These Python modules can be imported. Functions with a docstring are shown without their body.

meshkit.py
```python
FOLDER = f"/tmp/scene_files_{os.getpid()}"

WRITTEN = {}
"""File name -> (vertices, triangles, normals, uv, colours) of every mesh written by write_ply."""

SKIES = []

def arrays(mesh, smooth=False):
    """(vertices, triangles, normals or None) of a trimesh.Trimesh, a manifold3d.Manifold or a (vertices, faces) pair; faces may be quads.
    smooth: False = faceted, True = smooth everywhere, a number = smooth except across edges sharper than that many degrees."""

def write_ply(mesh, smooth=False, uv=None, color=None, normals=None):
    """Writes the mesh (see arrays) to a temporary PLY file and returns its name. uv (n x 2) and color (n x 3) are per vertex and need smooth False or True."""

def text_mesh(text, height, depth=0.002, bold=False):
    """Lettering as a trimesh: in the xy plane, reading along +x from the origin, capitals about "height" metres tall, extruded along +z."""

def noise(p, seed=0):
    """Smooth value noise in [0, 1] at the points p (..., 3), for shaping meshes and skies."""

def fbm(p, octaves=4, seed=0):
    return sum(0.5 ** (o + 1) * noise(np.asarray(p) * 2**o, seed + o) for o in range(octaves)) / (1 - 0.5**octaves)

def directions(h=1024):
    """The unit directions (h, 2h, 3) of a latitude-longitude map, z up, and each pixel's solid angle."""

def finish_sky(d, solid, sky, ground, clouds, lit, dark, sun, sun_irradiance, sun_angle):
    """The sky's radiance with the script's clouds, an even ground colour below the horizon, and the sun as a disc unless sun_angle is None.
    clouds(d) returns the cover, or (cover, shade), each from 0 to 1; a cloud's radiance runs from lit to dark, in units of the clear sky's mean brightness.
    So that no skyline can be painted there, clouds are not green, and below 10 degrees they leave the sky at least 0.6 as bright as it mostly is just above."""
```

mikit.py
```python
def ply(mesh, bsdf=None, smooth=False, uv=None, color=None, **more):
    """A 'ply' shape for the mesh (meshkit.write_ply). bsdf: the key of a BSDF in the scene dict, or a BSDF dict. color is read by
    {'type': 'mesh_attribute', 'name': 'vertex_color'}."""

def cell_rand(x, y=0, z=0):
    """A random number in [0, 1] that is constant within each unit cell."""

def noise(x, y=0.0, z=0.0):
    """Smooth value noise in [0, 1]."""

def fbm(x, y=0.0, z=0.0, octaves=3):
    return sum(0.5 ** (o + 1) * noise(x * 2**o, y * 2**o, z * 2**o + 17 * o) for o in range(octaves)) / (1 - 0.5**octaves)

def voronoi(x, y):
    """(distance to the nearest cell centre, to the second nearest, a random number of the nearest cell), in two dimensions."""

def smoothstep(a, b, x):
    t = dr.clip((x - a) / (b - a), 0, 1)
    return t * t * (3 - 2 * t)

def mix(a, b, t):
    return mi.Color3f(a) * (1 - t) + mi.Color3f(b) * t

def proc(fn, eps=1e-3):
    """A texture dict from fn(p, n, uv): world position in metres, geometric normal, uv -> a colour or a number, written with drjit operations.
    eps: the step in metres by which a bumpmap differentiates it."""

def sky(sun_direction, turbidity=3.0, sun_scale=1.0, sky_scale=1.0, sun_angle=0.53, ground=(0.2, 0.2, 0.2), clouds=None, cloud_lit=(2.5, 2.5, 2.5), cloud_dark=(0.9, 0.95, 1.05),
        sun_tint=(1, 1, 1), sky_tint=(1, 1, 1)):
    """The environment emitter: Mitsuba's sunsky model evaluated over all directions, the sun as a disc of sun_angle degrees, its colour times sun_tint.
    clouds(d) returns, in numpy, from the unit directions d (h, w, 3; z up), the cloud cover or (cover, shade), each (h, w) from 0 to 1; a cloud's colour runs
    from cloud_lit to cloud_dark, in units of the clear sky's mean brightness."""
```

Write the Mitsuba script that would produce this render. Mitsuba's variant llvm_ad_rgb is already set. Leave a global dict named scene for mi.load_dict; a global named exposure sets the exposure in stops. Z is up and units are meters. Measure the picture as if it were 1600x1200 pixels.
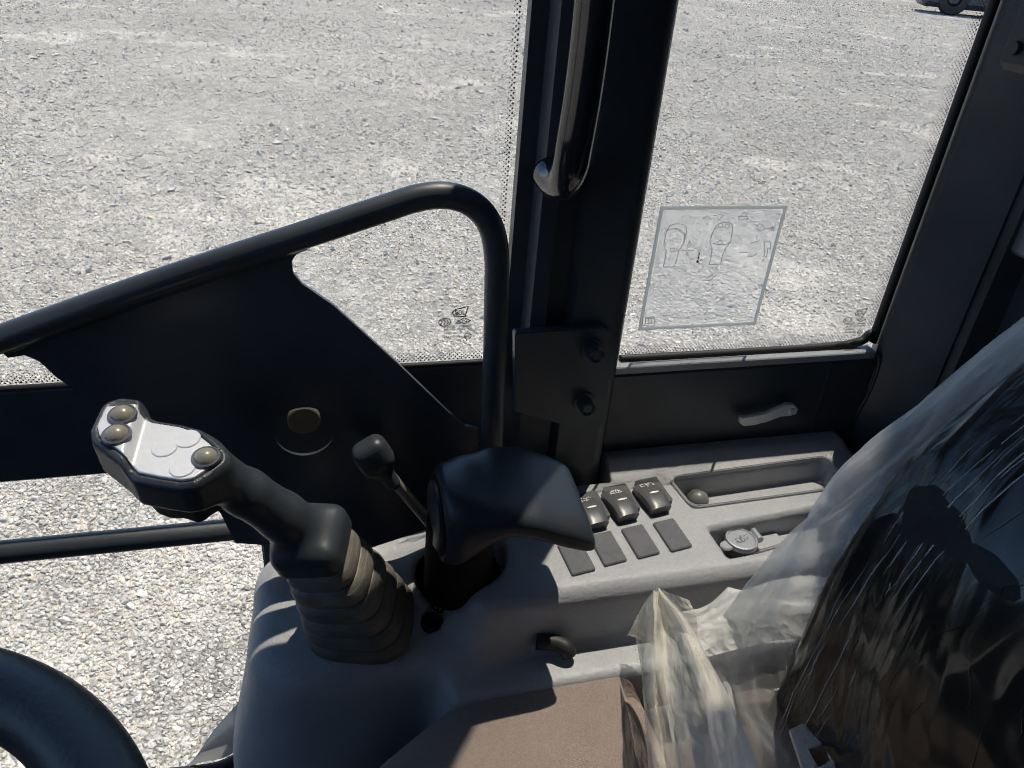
import math, numpy as np, trimesh, shapely, drjit as dr, mitsuba as mi, mikit, meshkit
from shapely.geometry import Polygon, LineString, Point, box as sbox
from shapely import affinity

# ------------------------------------------------------------------ camera, sky, exposure
T = mi.ScalarTransform4f
F = 1202.0                                   # focal length of a 1600 px wide picture
AX = np.array([4650, -303, 1202.0]); AX /= np.linalg.norm(AX)
AD = np.array([-180, 2000, 1202.0]); AD -= AX * (AD @ AX); AD /= np.linalg.norm(AD)
AZ = -AD; AY = np.cross(AZ, AX)
R = np.stack([AX, AY, AZ])                   # camera (right, down, forward) -> world
fwd, up = R @ np.array([0, 0, 1.0]), R @ np.array([0, -1.0, 0])
scene, labels = {}, {}
scene['camera'] = {'type': 'perspective', 'fov': math.degrees(2 * math.atan(800 / F)), 'fov_axis': 'x', 'near_clip': 0.02, 'far_clip': 2000.0,
                   'to_world': T().look_at(origin=[0, 0, 0], target=fwd.tolist(), up=up.tolist())}
EL, SH = math.radians(72), np.array([0.62, 0.785])
SH = SH / np.linalg.norm(SH)
SUN = [math.cos(EL) * SH[0], math.cos(EL) * SH[1], math.sin(EL)]
scene['sky'] = mikit.sky(SUN, turbidity=3.0, ground=(0.33, 0.33, 0.32), sun_tint=(0.94, 1.0, 1.085))
exposure = 2.3

GZ = -1.9            # ground
W = 0.521            # inner face of the cab's right wall
rng = np.random.default_rng(7)


# ------------------------------------------------------------------ measuring helpers: sight lines of the survey photo met with real planes
def ray(u, v):
    d = R @ np.array([u - 800, v - 600, F]); return d / np.linalg.norm(d)
def on_x(u, v, x): d = ray(u, v); return d * (x / d[0])
def on_y(u, v, y): d = ray(u, v); return d * (y / d[1])
def on_z(u, v, z): d = ray(u, v); return d * (z / d[2])
def on_p(u, v, p, n): d = ray(u, v); return d * ((p @ n) / (d @ n))


# ------------------------------------------------------------------ scene helpers
def add(key, mesh, bsdf, smooth=False, label=None, cat=None, group=None, kind=None, color=None):
    k, i = key, 0
    while k in scene:
        i += 1; k = f'{key}_{i:03d}'
    scene[k] = mikit.ply(mesh, bsdf, smooth=smooth, color=color, uv=globals().get('UVS', {}).get(id(mesh)))
    note(k, label, cat, group, kind)
    return k

def note(k, label=None, cat=None, group=None, kind=None):
    d = {a: b for a, b in (('label', label), ('category', cat), ('group', group), ('kind', kind)) if b}
    if d: labels[k] = d

def cat(ms): return trimesh.util.concatenate(ms)

def bx(x0, x1, y0, y1, z0, z1, c=0.0):
    """a box, its edges chamfered by c"""
    if c <= 0:
        m = trimesh.creation.box([x1 - x0, y1 - y0, z1 - z0]); m.apply_translation([(x0 + x1) / 2, (y0 + y1) / 2, (z0 + z1) / 2]); return m
    p = []
    for sx in (0, 1):
        for sy in (0, 1):
            for sz in (0, 1):
                q = np.array([x1 if sx else x0, y1 if sy else y0, z1 if sz else z0]); s = np.array([1 - 2 * sx, 1 - 2 * sy, 1 - 2 * sz])
                for a in range(3):
                    o = s * c; o[a] = 0; p.append(q + o)
    return trimesh.convex.convex_hull(np.array(p))

def frame_of(o, e1, e2):
    """4x4 with axes e1, e2, e1 x e2 at o"""
    e1 = np.asarray(e1, float); e1 = e1 / np.linalg.norm(e1); e2 = np.asarray(e2, float); e2 = e2 - e1 * (e1 @ e2); e2 /= np.linalg.norm(e2)
    m = np.eye(4); m[:3, 0], m[:3, 1], m[:3, 2], m[:3, 3] = e1, e2, np.cross(e1, e2), o
    return m

def prism(poly, d0, d1, M=None, c=0.0):
    """shapely polygon extruded from d0 to d1 along the frame's third axis; c: chamfer of the far edge"""
    gs = getattr(poly, 'geoms', [poly]); out = []
    for g in gs:
        if g.is_empty or g.geom_type != 'Polygon': continue
        if c > 0:
            m = trimesh.creation.extrude_polygon(g, abs(d1 - d0) - c, engine='earcut'); m.apply_translation([0, 0, min(d0, d1) if d1 > d0 else min(d0, d1) + c])
            s = g.buffer(-c)
            top = trimesh.creation.extrude_polygon(s, c, engine='earcut') if s.geom_type == 'Polygon' and not s.is_empty else None
            if top is not None:
                top.apply_translation([0, 0, d1 - c if d1 > d0 else d1]); out.append(top)
        else:
            m = trimesh.creation.extrude_polygon(g, abs(d1 - d0), engine='earcut'); m.apply_translation([0, 0, min(d0, d1)])
        out.append(m)
    m = cat(out)
    if M is not None: m.apply_transform(M)
    return m

def spline(P, n):
    """Catmull-Rom through the points"""
    P = np.asarray(P, float); Q = np.vstack([2 * P[0] - P[1], P, 2 * P[-1] - P[-2]]); out = []
    for i in range(len(P) - 1):
        a, b, c, d = Q[i:i + 4]; t = np.linspace(0, 1, n, endpoint=False)[:, None]
        out.append(0.5 * (2 * b + (c - a) * t + (2 * a - 5 * b + 4 * c - d) * t**2 + (3 * b - a - 3 * c + d) * t**3))
    return np.vstack(out + [P[-1:]])

def tube(P, r, sides=24, closed=False):
    """a swept tube with parallel transported rings and closed ends; r may vary"""
    P = np.asarray(P, float); n = len(P); r = np.broadcast_to(r, (n,))
    t = np.roll(P, -1, 0) - np.roll(P, 1, 0) if closed else np.gradient(P, axis=0)
    t /= np.linalg.norm(t, axis=1, keepdims=True)
    a = np.cross(t[0], [0.3, 0.2, 0.9]); a /= np.linalg.norm(a); A = []
    for i in range(n):
        a = a - t[i] * (a @ t[i]); a /= np.linalg.norm(a); A.append(a)
    A = np.array(A); B = np.cross(t, A); th = np.arange(sides) * 2 * np.pi / sides
    v = (P[:, None] + r[:, None, None] * (np.cos(th)[None, :, None] * A[:, None] + np.sin(th)[None, :, None] * B[:, None])).reshape(-1, 3)
    i, j = np.meshgrid(np.arange(n if closed else n - 1), np.arange(sides), indexing='ij'); i2, j2 = (i + 1) % n, (j + 1) % sides
    q = np.stack([i * sides + j, i * sides + j2, i2 * sides + j2, i2 * sides + j], -1).reshape(-1, 4)
    f = np.vstack([q[:, [0, 1, 2]], q[:, [0, 2, 3]]])
    if not closed:
        v = np.vstack([v, P[0], P[-1]]); k = np.arange(sides); e = (n - 1) * sides
        f = np.vstack([f, np.stack([(k + 1) % sides, k, k * 0 + len(v) - 2], 1), np.stack([k + e, (k + 1) % sides + e, k * 0 + len(v) - 1], 1)])
    m = trimesh.Trimesh(v, f, process=False)
    if m.volume < 0: m.invert()
    return m

def lathe(prof, M, n=40):
    """(radius, height) profile turned round the frame's third axis"""
    m = trimesh.creation.revolve(np.array(prof, float), sections=n); m.apply_transform(M)
    return m

# ---- moulded plastic: distance fields, smoothly joined, meshed by surface nets
def nets(fn, lo, hi, h):
    lo, hi = np.asarray(lo, float), np.asarray(hi, float); n = np.ceil((hi - lo) / h).astype(int) + 1
    g = [(lo[k] + h * np.arange(n[k])).astype(np.float32) for k in range(3)]
    D = np.broadcast_to(fn(g[0][:, None, None], g[1][None, :, None], g[2][None, None, :]), n).astype(np.float32)
    D = D.copy()
    for s in ((0,), (-1,)):
        D[s[0]] = np.maximum(D[s[0]], h); D[:, s[0]] = np.maximum(D[:, s[0]], h); D[:, :, s[0]] = np.maximum(D[:, :, s[0]], h)
    S = D < 0; c = [S[a:n[0] - 1 + a, b:n[1] - 1 + b, d:n[2] - 1 + d] for a in (0, 1) for b in (0, 1) for d in (0, 1)]
    cnt = sum(x.astype(np.int8) for x in c); act = (cnt > 0) & (cnt < 8); I = np.argwhere(act); ids = -np.ones(act.shape, int); ids[act] = np.arange(len(I))
    pos, num = np.zeros((len(I), 3)), np.zeros(len(I))
    corner = [(a, b, d) for a in (0, 1) for b in (0, 1) for d in (0, 1)]
    val = {q: D[I[:, 0] + q[0], I[:, 1] + q[1], I[:, 2] + q[2]] for q in corner}
    for q in corner:
        for ax in range(3):
            if q[ax] == 0:
                w = list(q); w[ax] = 1; w = tuple(w); a, b = val[q], val[w]; x = (a < 0) != (b < 0); t = np.where(x, a / np.where(x, a - b, 1), 0)
                p = np.tile(np.array(q, float), (len(I), 1)); p[:, ax] += t; pos += p * x[:, None]; num += x
    V = lo + h * (I + pos / num[:, None]); Fs = []
    for ax in range(3):
        b, d = (ax + 1) % 3, (ax + 2) % 3
        s0 = [slice(None)] * 3; s1 = [slice(None)] * 3; s0[ax] = slice(0, -1); s1[ax] = slice(1, None)
        x = S[tuple(s0)] != S[tuple(s1)]; J = np.argwhere(x); ok = (J[:, b] > 0) & (J[:, d] > 0) & (J[:, b] < n[b] - 1) & (J[:, d] < n[d] - 1); J = J[ok]
        def at(ob, od):
            K = J.copy(); K[:, b] += ob; K[:, d] += od; return ids[K[:, 0], K[:, 1], K[:, 2]]
        q = np.stack([at(-1, -1), at(0, -1), at(0, 0), at(-1, 0)], 1); inside = S[J[:, 0], J[:, 1], J[:, 2]]
        q = np.where(inside[:, None], q, q[:, ::-1]); Fs.append(q)
    q = np.vstack(Fs)
    m = trimesh.Trimesh(V, np.vstack([q[:, [0, 1, 2]], q[:, [0, 2, 3]]]), process=False)
    L = trimesh.smoothing.filter_taubin(m, lamb=0.5, nu=0.51, iterations=4)
    return L

def s_box(X, Y, Z, c, hf, r):
    dx, dy, dz = abs(X - c[0]) - hf[0] + r, abs(Y - c[1]) - hf[1] + r, abs(Z - c[2]) - hf[2] + r
    return np.sqrt(np.maximum(dx, 0)**2 + np.maximum(dy, 0)**2 + np.maximum(dz, 0)**2) + np.minimum(np.maximum(dx, np.maximum(dy, dz)), 0) - r
def s_box2(X, Y, Z, lo, hi, r):
    lo, hi = np.asarray(lo, float), np.asarray(hi, float); return s_box(X, Y, Z, (lo + hi) / 2, (hi - lo) / 2, r)
def s_cap(X, Y, Z, a, b, ra, rb=None):
    rb = ra if rb is None else rb; a, b = np.asarray(a, float), np.asarray(b, float); d = b - a
    t = np.clip(((X - a[0]) * d[0] + (Y - a[1]) * d[1] + (Z - a[2]) * d[2]) / (d @ d), 0, 1)
    return np.sqrt((X - a[0] - t * d[0])**2 + (Y - a[1] - t * d[1])**2 + (Z - a[2] - t * d[2])**2) - (ra + (rb - ra) * t)
def s_ell(X, Y, Z, c, r):
    k = np.sqrt(((X - c[0]) / r[0])**2 + ((Y - c[1]) / r[1])**2 + ((Z - c[2]) / r[2])**2); return (k - 1) * min(r)
def s_cyl(X, Y, Z, c, axis, rad, half, r=0.002):
    a = [X - c[0], Y - c[1], Z - c[2]]; o = [k for k in range(3) if k != axis]
    dr_, dh = np.sqrt(a[o[0]]**2 + a[o[1]]**2) - rad + r, abs(a[axis]) - half + r
    return np.sqrt(np.maximum(dr_, 0)**2 + np.maximum(dh, 0)**2) + np.minimum(np.maximum(dr_, dh), 0) - r
def s_poly(X, Y, P):
    """signed distance of the points to a polygon in the plane"""
    P = np.asarray(P, float); d = None; ins = None
    for i in range(len(P)):
        a, b = P[i], P[(i + 1) % len(P)]; e = b - a; wx, wy = X - a[0], Y - a[1]
        t = np.clip((wx * e[0] + wy * e[1]) / (e @ e), 0, 1); q = (wx - t * e[0])**2 + (wy - t * e[1])**2
        d = q if d is None else np.minimum(d, q)
        if b[1] != a[1]:
            x = ((a[1] > Y) != (b[1] > Y)) & (X < (b[0] - a[0]) * (Y - a[1]) / (b[1] - a[1]) + a[0])
            ins = x if ins is None else ins ^ x
    return np.where(ins, -1, 1) * np.sqrt(d)
def sm(a, b, k):
    h = np.clip(0.5 + 0.5 * (b - a) / k, 0, 1); return b * (1 - h) + a * h - k * h * (1 - h)
def sx(a, b, k): return -sm(-a, -b, k)
def smooth01(a, b, x):
    t = np.clip((x - a) / (b - a), 0, 1); return t * t * (3 - 2 * t)


# ------------------------------------------------------------------ materials
def ref(k): return {'type': 'ref', 'id': k}
def principled(color, rough, spec=0.5, metallic=0.0, **kw):
    c = color if isinstance(color, dict) else {'type': 'rgb', 'value': list(color)}
    return {'type': 'principled', 'base_color': c, 'roughness': rough, 'specular': spec, 'metallic': metallic, **kw}
def two(b): return {'type': 'twosided', 'bsdf': b}
def bump(b, fn, scale, eps=3e-4): return {'type': 'bumpmap', 'arbitrary': mikit.proc(fn, eps), 'scale': scale, 'bsdf': b}

def grain(p, n, uv):       # moulded leather grain
    s = 640.0
    return mikit.noise(p.x * s, p.y * s, p.z * s) * 0.6 + mikit.noise(p.x * s * 2.1, p.y * s * 2.1, p.z * s * 2.1) * 0.4
def weave(p, n, uv):       # ribbed seat cloth
    a = dr.sin((p.y * 0.97 - p.x * 0.1) * 4400.0)
    return 0.5 + 0.45 * a + 0.5 * mikit.noise(p.x * 1400, p.y * 1400, p.z * 1400)
def console_col(p, n, uv):
    g = mikit.fbm(p.x * 40, p.y * 40, p.z * 40, 3)
    sp = mikit.noise(p.x * 700, p.y * 700, p.z * 700)
    return mikit.mix((0.286, 0.293, 0.307), (0.346, 0.353, 0.366), g) * (0.93 + 0.14 * sp)
def paint_col(p, n, uv):
    g = mikit.fbm(p.x * 14, p.y * 14, p.z * 14, 4)
    return mikit.mix((0.033, 0.039, 0.047), (0.047, 0.054, 0.063), mikit.smoothstep(0.35, 0.7, g))
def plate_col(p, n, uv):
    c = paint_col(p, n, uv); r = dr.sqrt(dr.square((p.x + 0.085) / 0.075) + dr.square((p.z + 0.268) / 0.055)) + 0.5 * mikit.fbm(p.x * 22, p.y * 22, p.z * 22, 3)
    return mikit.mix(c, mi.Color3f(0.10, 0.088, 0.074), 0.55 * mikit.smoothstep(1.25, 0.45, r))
def paint_rough(p, n, uv):
    return 0.27 + 0.22 * mikit.fbm(p.x * 25, p.y * 25, p.z * 25, 3)
def boot_col(p, n, uv):
    d = mikit.fbm(p.x * 90, p.y * 90, p.z * 90, 4)
    up_ = mikit.smoothstep(-0.46, -0.38, p.z) * 0.5 + 0.5
    f = mikit.noise(p.x * 900, p.y * 900, p.z * 900)
    return mikit.mix((0.030, 0.031, 0.031), (0.30, 0.275, 0.23), (0.32 + 0.22 * mikit.smoothstep(0.3, 0.7, d) + 0.10 * f) * up_)
def cloth_col(p, n, uv):
    a = mikit.noise(p.x * 1500, p.y * 1500, p.z * 1500) * 0.85 + 0.12 * dr.sin((p.y * 0.97 - p.x * 0.1) * 4400.0); b = mikit.fbm(p.x * 30, p.y * 30, p.z * 30, 3)
    return mikit.mix((0.178, 0.140, 0.120), (0.310, 0.252, 0.222), a * 0.7 + b * 0.4)
def metal_rough(p, n, uv): return 0.32 + 0.25 * mikit.fbm(p.x * 160, p.y * 160, p.z * 160, 3)
def blank_col(p, n, uv):
    g = mikit.fbm(p.x * 220, p.y * 220, p.z * 220, 3); return mikit.mix((0.088, 0.091, 0.101), (0.128, 0.131, 0.142), g)
def ground_col(p, n, uv):
    d, e, c = mikit.voronoi(p.x * 40, p.y * 40); d2, e2, c2 = mikit.voronoi(p.x * 13 + 7, p.y * 13)
    dirt = mikit.smoothstep(0.64, 0.76, mikit.fbm(p.x * 1.3, p.y * 1.3, 3.0, 4)); tone = mikit.fbm(p.x * 0.35 + 9, p.y * 0.35, 1.0, 3)
    c = mikit.mix((0.275, 0.264, 0.246), (0.54, 0.522, 0.49), 0.55 * c + 0.45 * c2) * (0.82 + 0.36 * tone)
    c = c * (0.72 + 0.40 * mikit.smoothstep(0.0, 0.35, e - d))
    return mikit.mix(c, mi.Color3f(0.60, 0.575, 0.525) * (0.7 + 0.5 * mikit.noise(p.x * 60, p.y * 60)), dirt * 0.8)
def ground_h(p, n, uv):
    d, e, c = mikit.voronoi(p.x * 46, p.y * 46); return mikit.smoothstep(0.0, 0.5, e - d) * (0.5 + 0.5 * c)

M = scene
M['paint'] = two(principled(mikit.proc(paint_col), mikit.proc(paint_rough), 0.5))
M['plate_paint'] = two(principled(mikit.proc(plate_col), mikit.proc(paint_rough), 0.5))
M['paint_gloss'] = two(principled((0.014, 0.015, 0.018), 0.13, 0.55))
M['console_grey'] = two(bump(principled(mikit.proc(console_col), 0.48, 0.5), grain, 0.00044))
M['soft_black'] = two(bump(principled((0.020, 0.026, 0.033), 0.42, 0.5), grain, 0.00016))
M['grip_black'] = two(principled((0.034, 0.041, 0.050), 0.42, 0.5))
M['switch_black'] = two(principled((0.075, 0.077, 0.080), 0.36, 0.6))
M['rubber_dusty'] = two(principled(mikit.proc(boot_col), 0.5, 0.45))
M['deep_black'] = two(principled((0.005, 0.0055, 0.006), 0.7, 0.15))
M['rubber'] = two(principled((0.02, 0.02, 0.021), 0.55, 0.4))
M['cloth'] = two(bump(principled(mikit.proc(cloth_col), 0.9, 0.2, sheen=0.4), weave, 0.0003))
M['dark_cloth'] = two(principled((0.010, 0.010, 0.011), 0.7, 0.3)); M['black_wrap'] = two(principled((0.011, 0.010, 0.009), 0.17, 0.55))
M['blank_grey'] = two(bump(principled(mikit.proc(blank_col), 0.75, 0.35), grain, 0.0001))
M['silver_plate'] = two(principled((0.62, 0.63, 0.65), 0.42, 0.5, metallic=0.25))
M['button_beige'] = two(principled((0.23, 0.215, 0.175), 0.3, 0.5, clearcoat=0.3))
M['ring_grey'] = two(principled((0.12, 0.12, 0.15), 0.4, 0.5))
M['steel'] = two(principled((0.66, 0.66, 0.65), mikit.proc(metal_rough), 0.5, metallic=0.45))
M['socket_grey'] = two(principled((0.32, 0.33, 0.345), 0.33, 0.5, metallic=0.3))
M['shaft_beige'] = two(principled((0.34, 0.31, 0.27), 0.4, 0.5, metallic=0.3))
M['sill_metal'] = two(principled((0.30, 0.315, 0.33), 0.45, 0.5, metallic=0.2))
M['white_print'] = two(principled((0.8, 0.8, 0.8), 0.5, 0.3))
M['grey_print'] = {'type': 'principledthin', 'base_color': {'type': 'rgb', 'value': [0.74, 0.74, 0.71]}, 'roughness': 0.6, 'diff_trans': 1.5}
M['line_print'] = {'type': 'principledthin', 'base_color': {'type': 'rgb', 'value': [0.62, 0.62, 0.61]}, 'roughness': 0.6, 'diff_trans': 1.5}
M['dark_print'] = two(principled((0.05, 0.05, 0.05), 0.6, 0.2))
M['mat_grey'] = {'type': 'principledthin', 'base_color': {'type': 'rgb', 'value': [0.36, 0.365, 0.36]}, 'roughness': 0.5, 'diff_trans': 1.0}
M['brown_plug'] = two(principled((0.095, 0.085, 0.070), 0.6, 0.3))
M['dome_grey'] = two(principled((0.16, 0.16, 0.155), 0.35, 0.5))
M['glass'] = {'type': 'thindielectric', 'int_ior': 1.5, 'specular_transmittance': {'type': 'rgb', 'value': [0.93, 0.955, 0.95]}}
M['gravel_sheet'] = {'type': 'bumpmap', 'arbitrary': mikit.proc(ground_h, 2e-3), 'scale': 0.012, 'bsdf': {'type': 'diffuse', 'reflectance': mikit.proc(ground_col)}}
M['gravel_stone'] = principled({'type': 'mesh_attribute', 'name': 'vertex_color'}, 0.75, 0.35)


# ------------------------------------------------------------------ the ground
def grid_plane(xs, ys, z):
    X, Y = np.meshgrid(xs, ys, indexing='ij'); v = np.stack([X.ravel(), Y.ravel(), np.full(X.size, z)], 1); ny = len(ys)
    i, j = np.meshgrid(np.arange(len(xs) - 1), np.arange(ny - 1), indexing='ij')
    q = np.stack([i * ny + j, (i + 1) * ny + j, (i + 1) * ny + j + 1, i * ny + j + 1], -1).reshape(-1, 4)
    return trimesh.Trimesh(v, np.vstack([q[:, [0, 1, 2]], q[:, [0, 2, 3]]]), process=False)
add('gravel_ground', grid_plane(np.linspace(-600, 600, 25), np.linspace(-600, 600, 25), GZ), 'gravel_sheet', label='pale grey crushed gravel yard outside the cab windows', kind='structure')

def stones():
    pts, far = [], []
    for y0, y1, dens, big in ((0.95, 2.2, 7200, 0.60), (2.2, 3.6, 4300, 0.62), (3.6, 6.0, 1900, 0.92), (6.0, 10.0, 560, 1.35), (10.0, 18.0, 160, 1.95), (18.0, 34.0, 30, 3.1)):
        n = int((1.85 * y1 + 0.9) * (y1 - y0) * dens); p = np.stack([rng.uniform(-0.66 * y1 - 0.5, 1.19 * y1 + 0.4, n), rng.uniform(y0, y1, n)], 1)
        lim = (p[:, 0] > -0.64 * p[:, 1] - 0.35) & (p[:, 0] < 1.15 * p[:, 1] + 0.3); p = p[lim]; pts.append(p); far.append(np.full(len(p), big))
    p, far = np.vstack(pts), np.concatenate(far)
    dirt = np.clip((meshkit.fbm(np.stack([p[:, 0] * 1.3, p[:, 1] * 1.3, p[:, 0] * 0], 1), 3, 5) - 0.60) / 0.12, 0, 1)
    tone = meshkit.fbm(np.stack([p[:, 0] * 0.5, p[:, 1] * 0.5, p[:, 0] * 0], 1), 3, 9)
    keep = rng.random(len(p)) > dirt * 0.3; p, dirt, far, tone = p[keep], dirt[keep], far[keep], tone[keep]; n = len(p)
    ico = trimesh.creation.icosahedron(); v, f = ico.vertices, ico.faces
    size = 0.0083 * np.exp(rng.normal(0, 0.34, n)) * far * (1 - 0.25 * dirt)
    jit = 1 + rng.uniform(-0.3, 0.3, (n, 12, 3)); sc = size[:, None] * np.stack([rng.uniform(0.9, 1.6, n), rng.uniform(0.8, 1.2, n), rng.uniform(0.5, 0.9, n)], 1)
    q = rng.normal(size=(n, 4)); q[:, 1:3] *= 0.35; q /= np.linalg.norm(q, axis=1, keepdims=True); w, x, y, z = q.T
    Rm = np.stack([np.stack([1 - 2 * (y*y + z*z), 2 * (x*y - z*w), 2 * (x*z + y*w)], 1), np.stack([2 * (x*y + z*w), 1 - 2 * (x*x + z*z), 2 * (y*z - x*w)], 1), np.stack([2 * (x*z - y*w), 2 * (y*z + x*w), 1 - 2 * (x*x + y*y)], 1)], 1)
    P = np.einsum('nij,nkj->nki', Rm, v[None] * jit * sc[:, None]); P[:, :, :2] += p[:, None]; P[:, :, 2] += GZ + (size * np.minimum(0.26, 0.40 / far))[:, None]
    g = (np.clip(np.where(far > 0.8, 0.41, 0.44) + rng.normal(0, 1, n) * np.where(far > 0.8, 0.048, 0.055), 0.2, 0.75) * (0.85 + 0.3 * tone))[:, None] * np.array([[1.05, 1.0, 0.925]])
    warm = (rng.random(n) < 0.10)[:, None]; g = np.where(warm, g * np.array([[1.10, 1.0, 0.86]]), g)
    g = g * (1 - 0.5 * dirt[:, None]) + 0.5 * dirt[:, None] * np.array([[0.62, 0.59, 0.535]])
    near = far < 0.8; A = trimesh.Trimesh(P[near].reshape(-1, 3), (f[None] + 12 * np.arange(near.sum())[:, None, None]).reshape(-1, 3), process=False)
    o = np.array([[1, 0, 0], [-1, 0, 0], [0, 1, 0], [0, -1, 0], [0, 0, 1], [0, 0, -1.0]]); of = np.array([[0, 2, 4], [2, 1, 4], [1, 3, 4], [3, 0, 4], [2, 0, 5], [1, 2, 5], [3, 1, 5], [0, 3, 5]]); fm = ~near; nf = fm.sum()
    Q = np.einsum('nij,nkj->nki', Rm[fm], o[None] * jit[fm][:, :6] * sc[fm][:, None]); Q[:, :, :2] += p[fm][:, None]; Q[:, :, 2] += GZ + (size[fm] * np.minimum(0.26, 0.40 / far[fm]))[:, None]
    B = trimesh.Trimesh(Q.reshape(-1, 3), (of[None] + 6 * np.arange(nf)[:, None, None]).reshape(-1, 3), process=False)
    return trimesh.Trimesh(np.vstack([A.vertices, B.vertices]), np.vstack([A.faces, B.faces + len(A.vertices)]), process=False), np.vstack([np.repeat(g[near], 12, 0), np.repeat(g[fm], 6, 0)])
m, col = stones()
add('gravel_stones', m, 'gravel_stone', color=np.clip(col, 0.03, 0.85), label='loose angular grey and cream gravel stones covering the yard', cat='gravel', kind='stuff')


# ------------------------------------------------------------------ the cab shell
FRONT, REAR, LEFT, ROOF, FLOOR = -0.80, 0.60, -0.62, 1.00, -0.95
PY, PL = W + 0.026, W + 0.007       # planes of the rear and front panes
PW0, PW1 = 0.1495, 0.248        # centre pillar
cab = 'excavator_cab'
note(cab, 'dark blue-black operator cab frame with large side windows around the seat', 'excavator cab')
def part(name, mesh, mat='paint', smooth=False, **kw): return add(f'{cab}__{name}', mesh, mat, smooth, **kw)
part('sill_rail', bx(FRONT, PW0 - 0.001, W + 0.003, W + 0.013, -0.386, -0.3065, 0.002))
part('lower_panel', bx(-0.052, PW0 - 0.001, W + 0.004, W + 0.05, -0.849, -0.387, 0.002))
part('bottom_rail', bx(FRONT, PW1, W - 0.01, W + 0.06, FLOOR, -0.85, 0.004))
# centre pillar: a folded profile with a flange, a step and a shallow groove
prof = Polygon([(PW0, W + 0.012), (PW0, W + 0.002), (PW0 + 0.012, W + 0.001), (PW0 + 0.016, W - 0.010), (PW0 + 0.028, W - 0.012), (PW0 + 0.031, W - 0.004), (PW0 + 0.046, W - 0.004),
                (PW0 + 0.050, W - 0.014), (PW1 - 0.014, W - 0.014), (PW1 - 0.004, W - 0.009), (PW1, W - 0.003), (PW1, W + 0.045), (PW0 + 0.06, W + 0.045), (PW0 + 0.05, W + 0.012)])
part('centre_pillar', prism(prof, FLOOR, ROOF), smooth=40)
part('side_panel', bx(PW1 + 0.001, 0.525, W + 0.010, PY + 0.002, FLOOR, -0.3305, 0.002))
part('door_seam', bx(0.473, 0.4748, W + 0.0084, W + 0.011, -0.44, -0.34))
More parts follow.
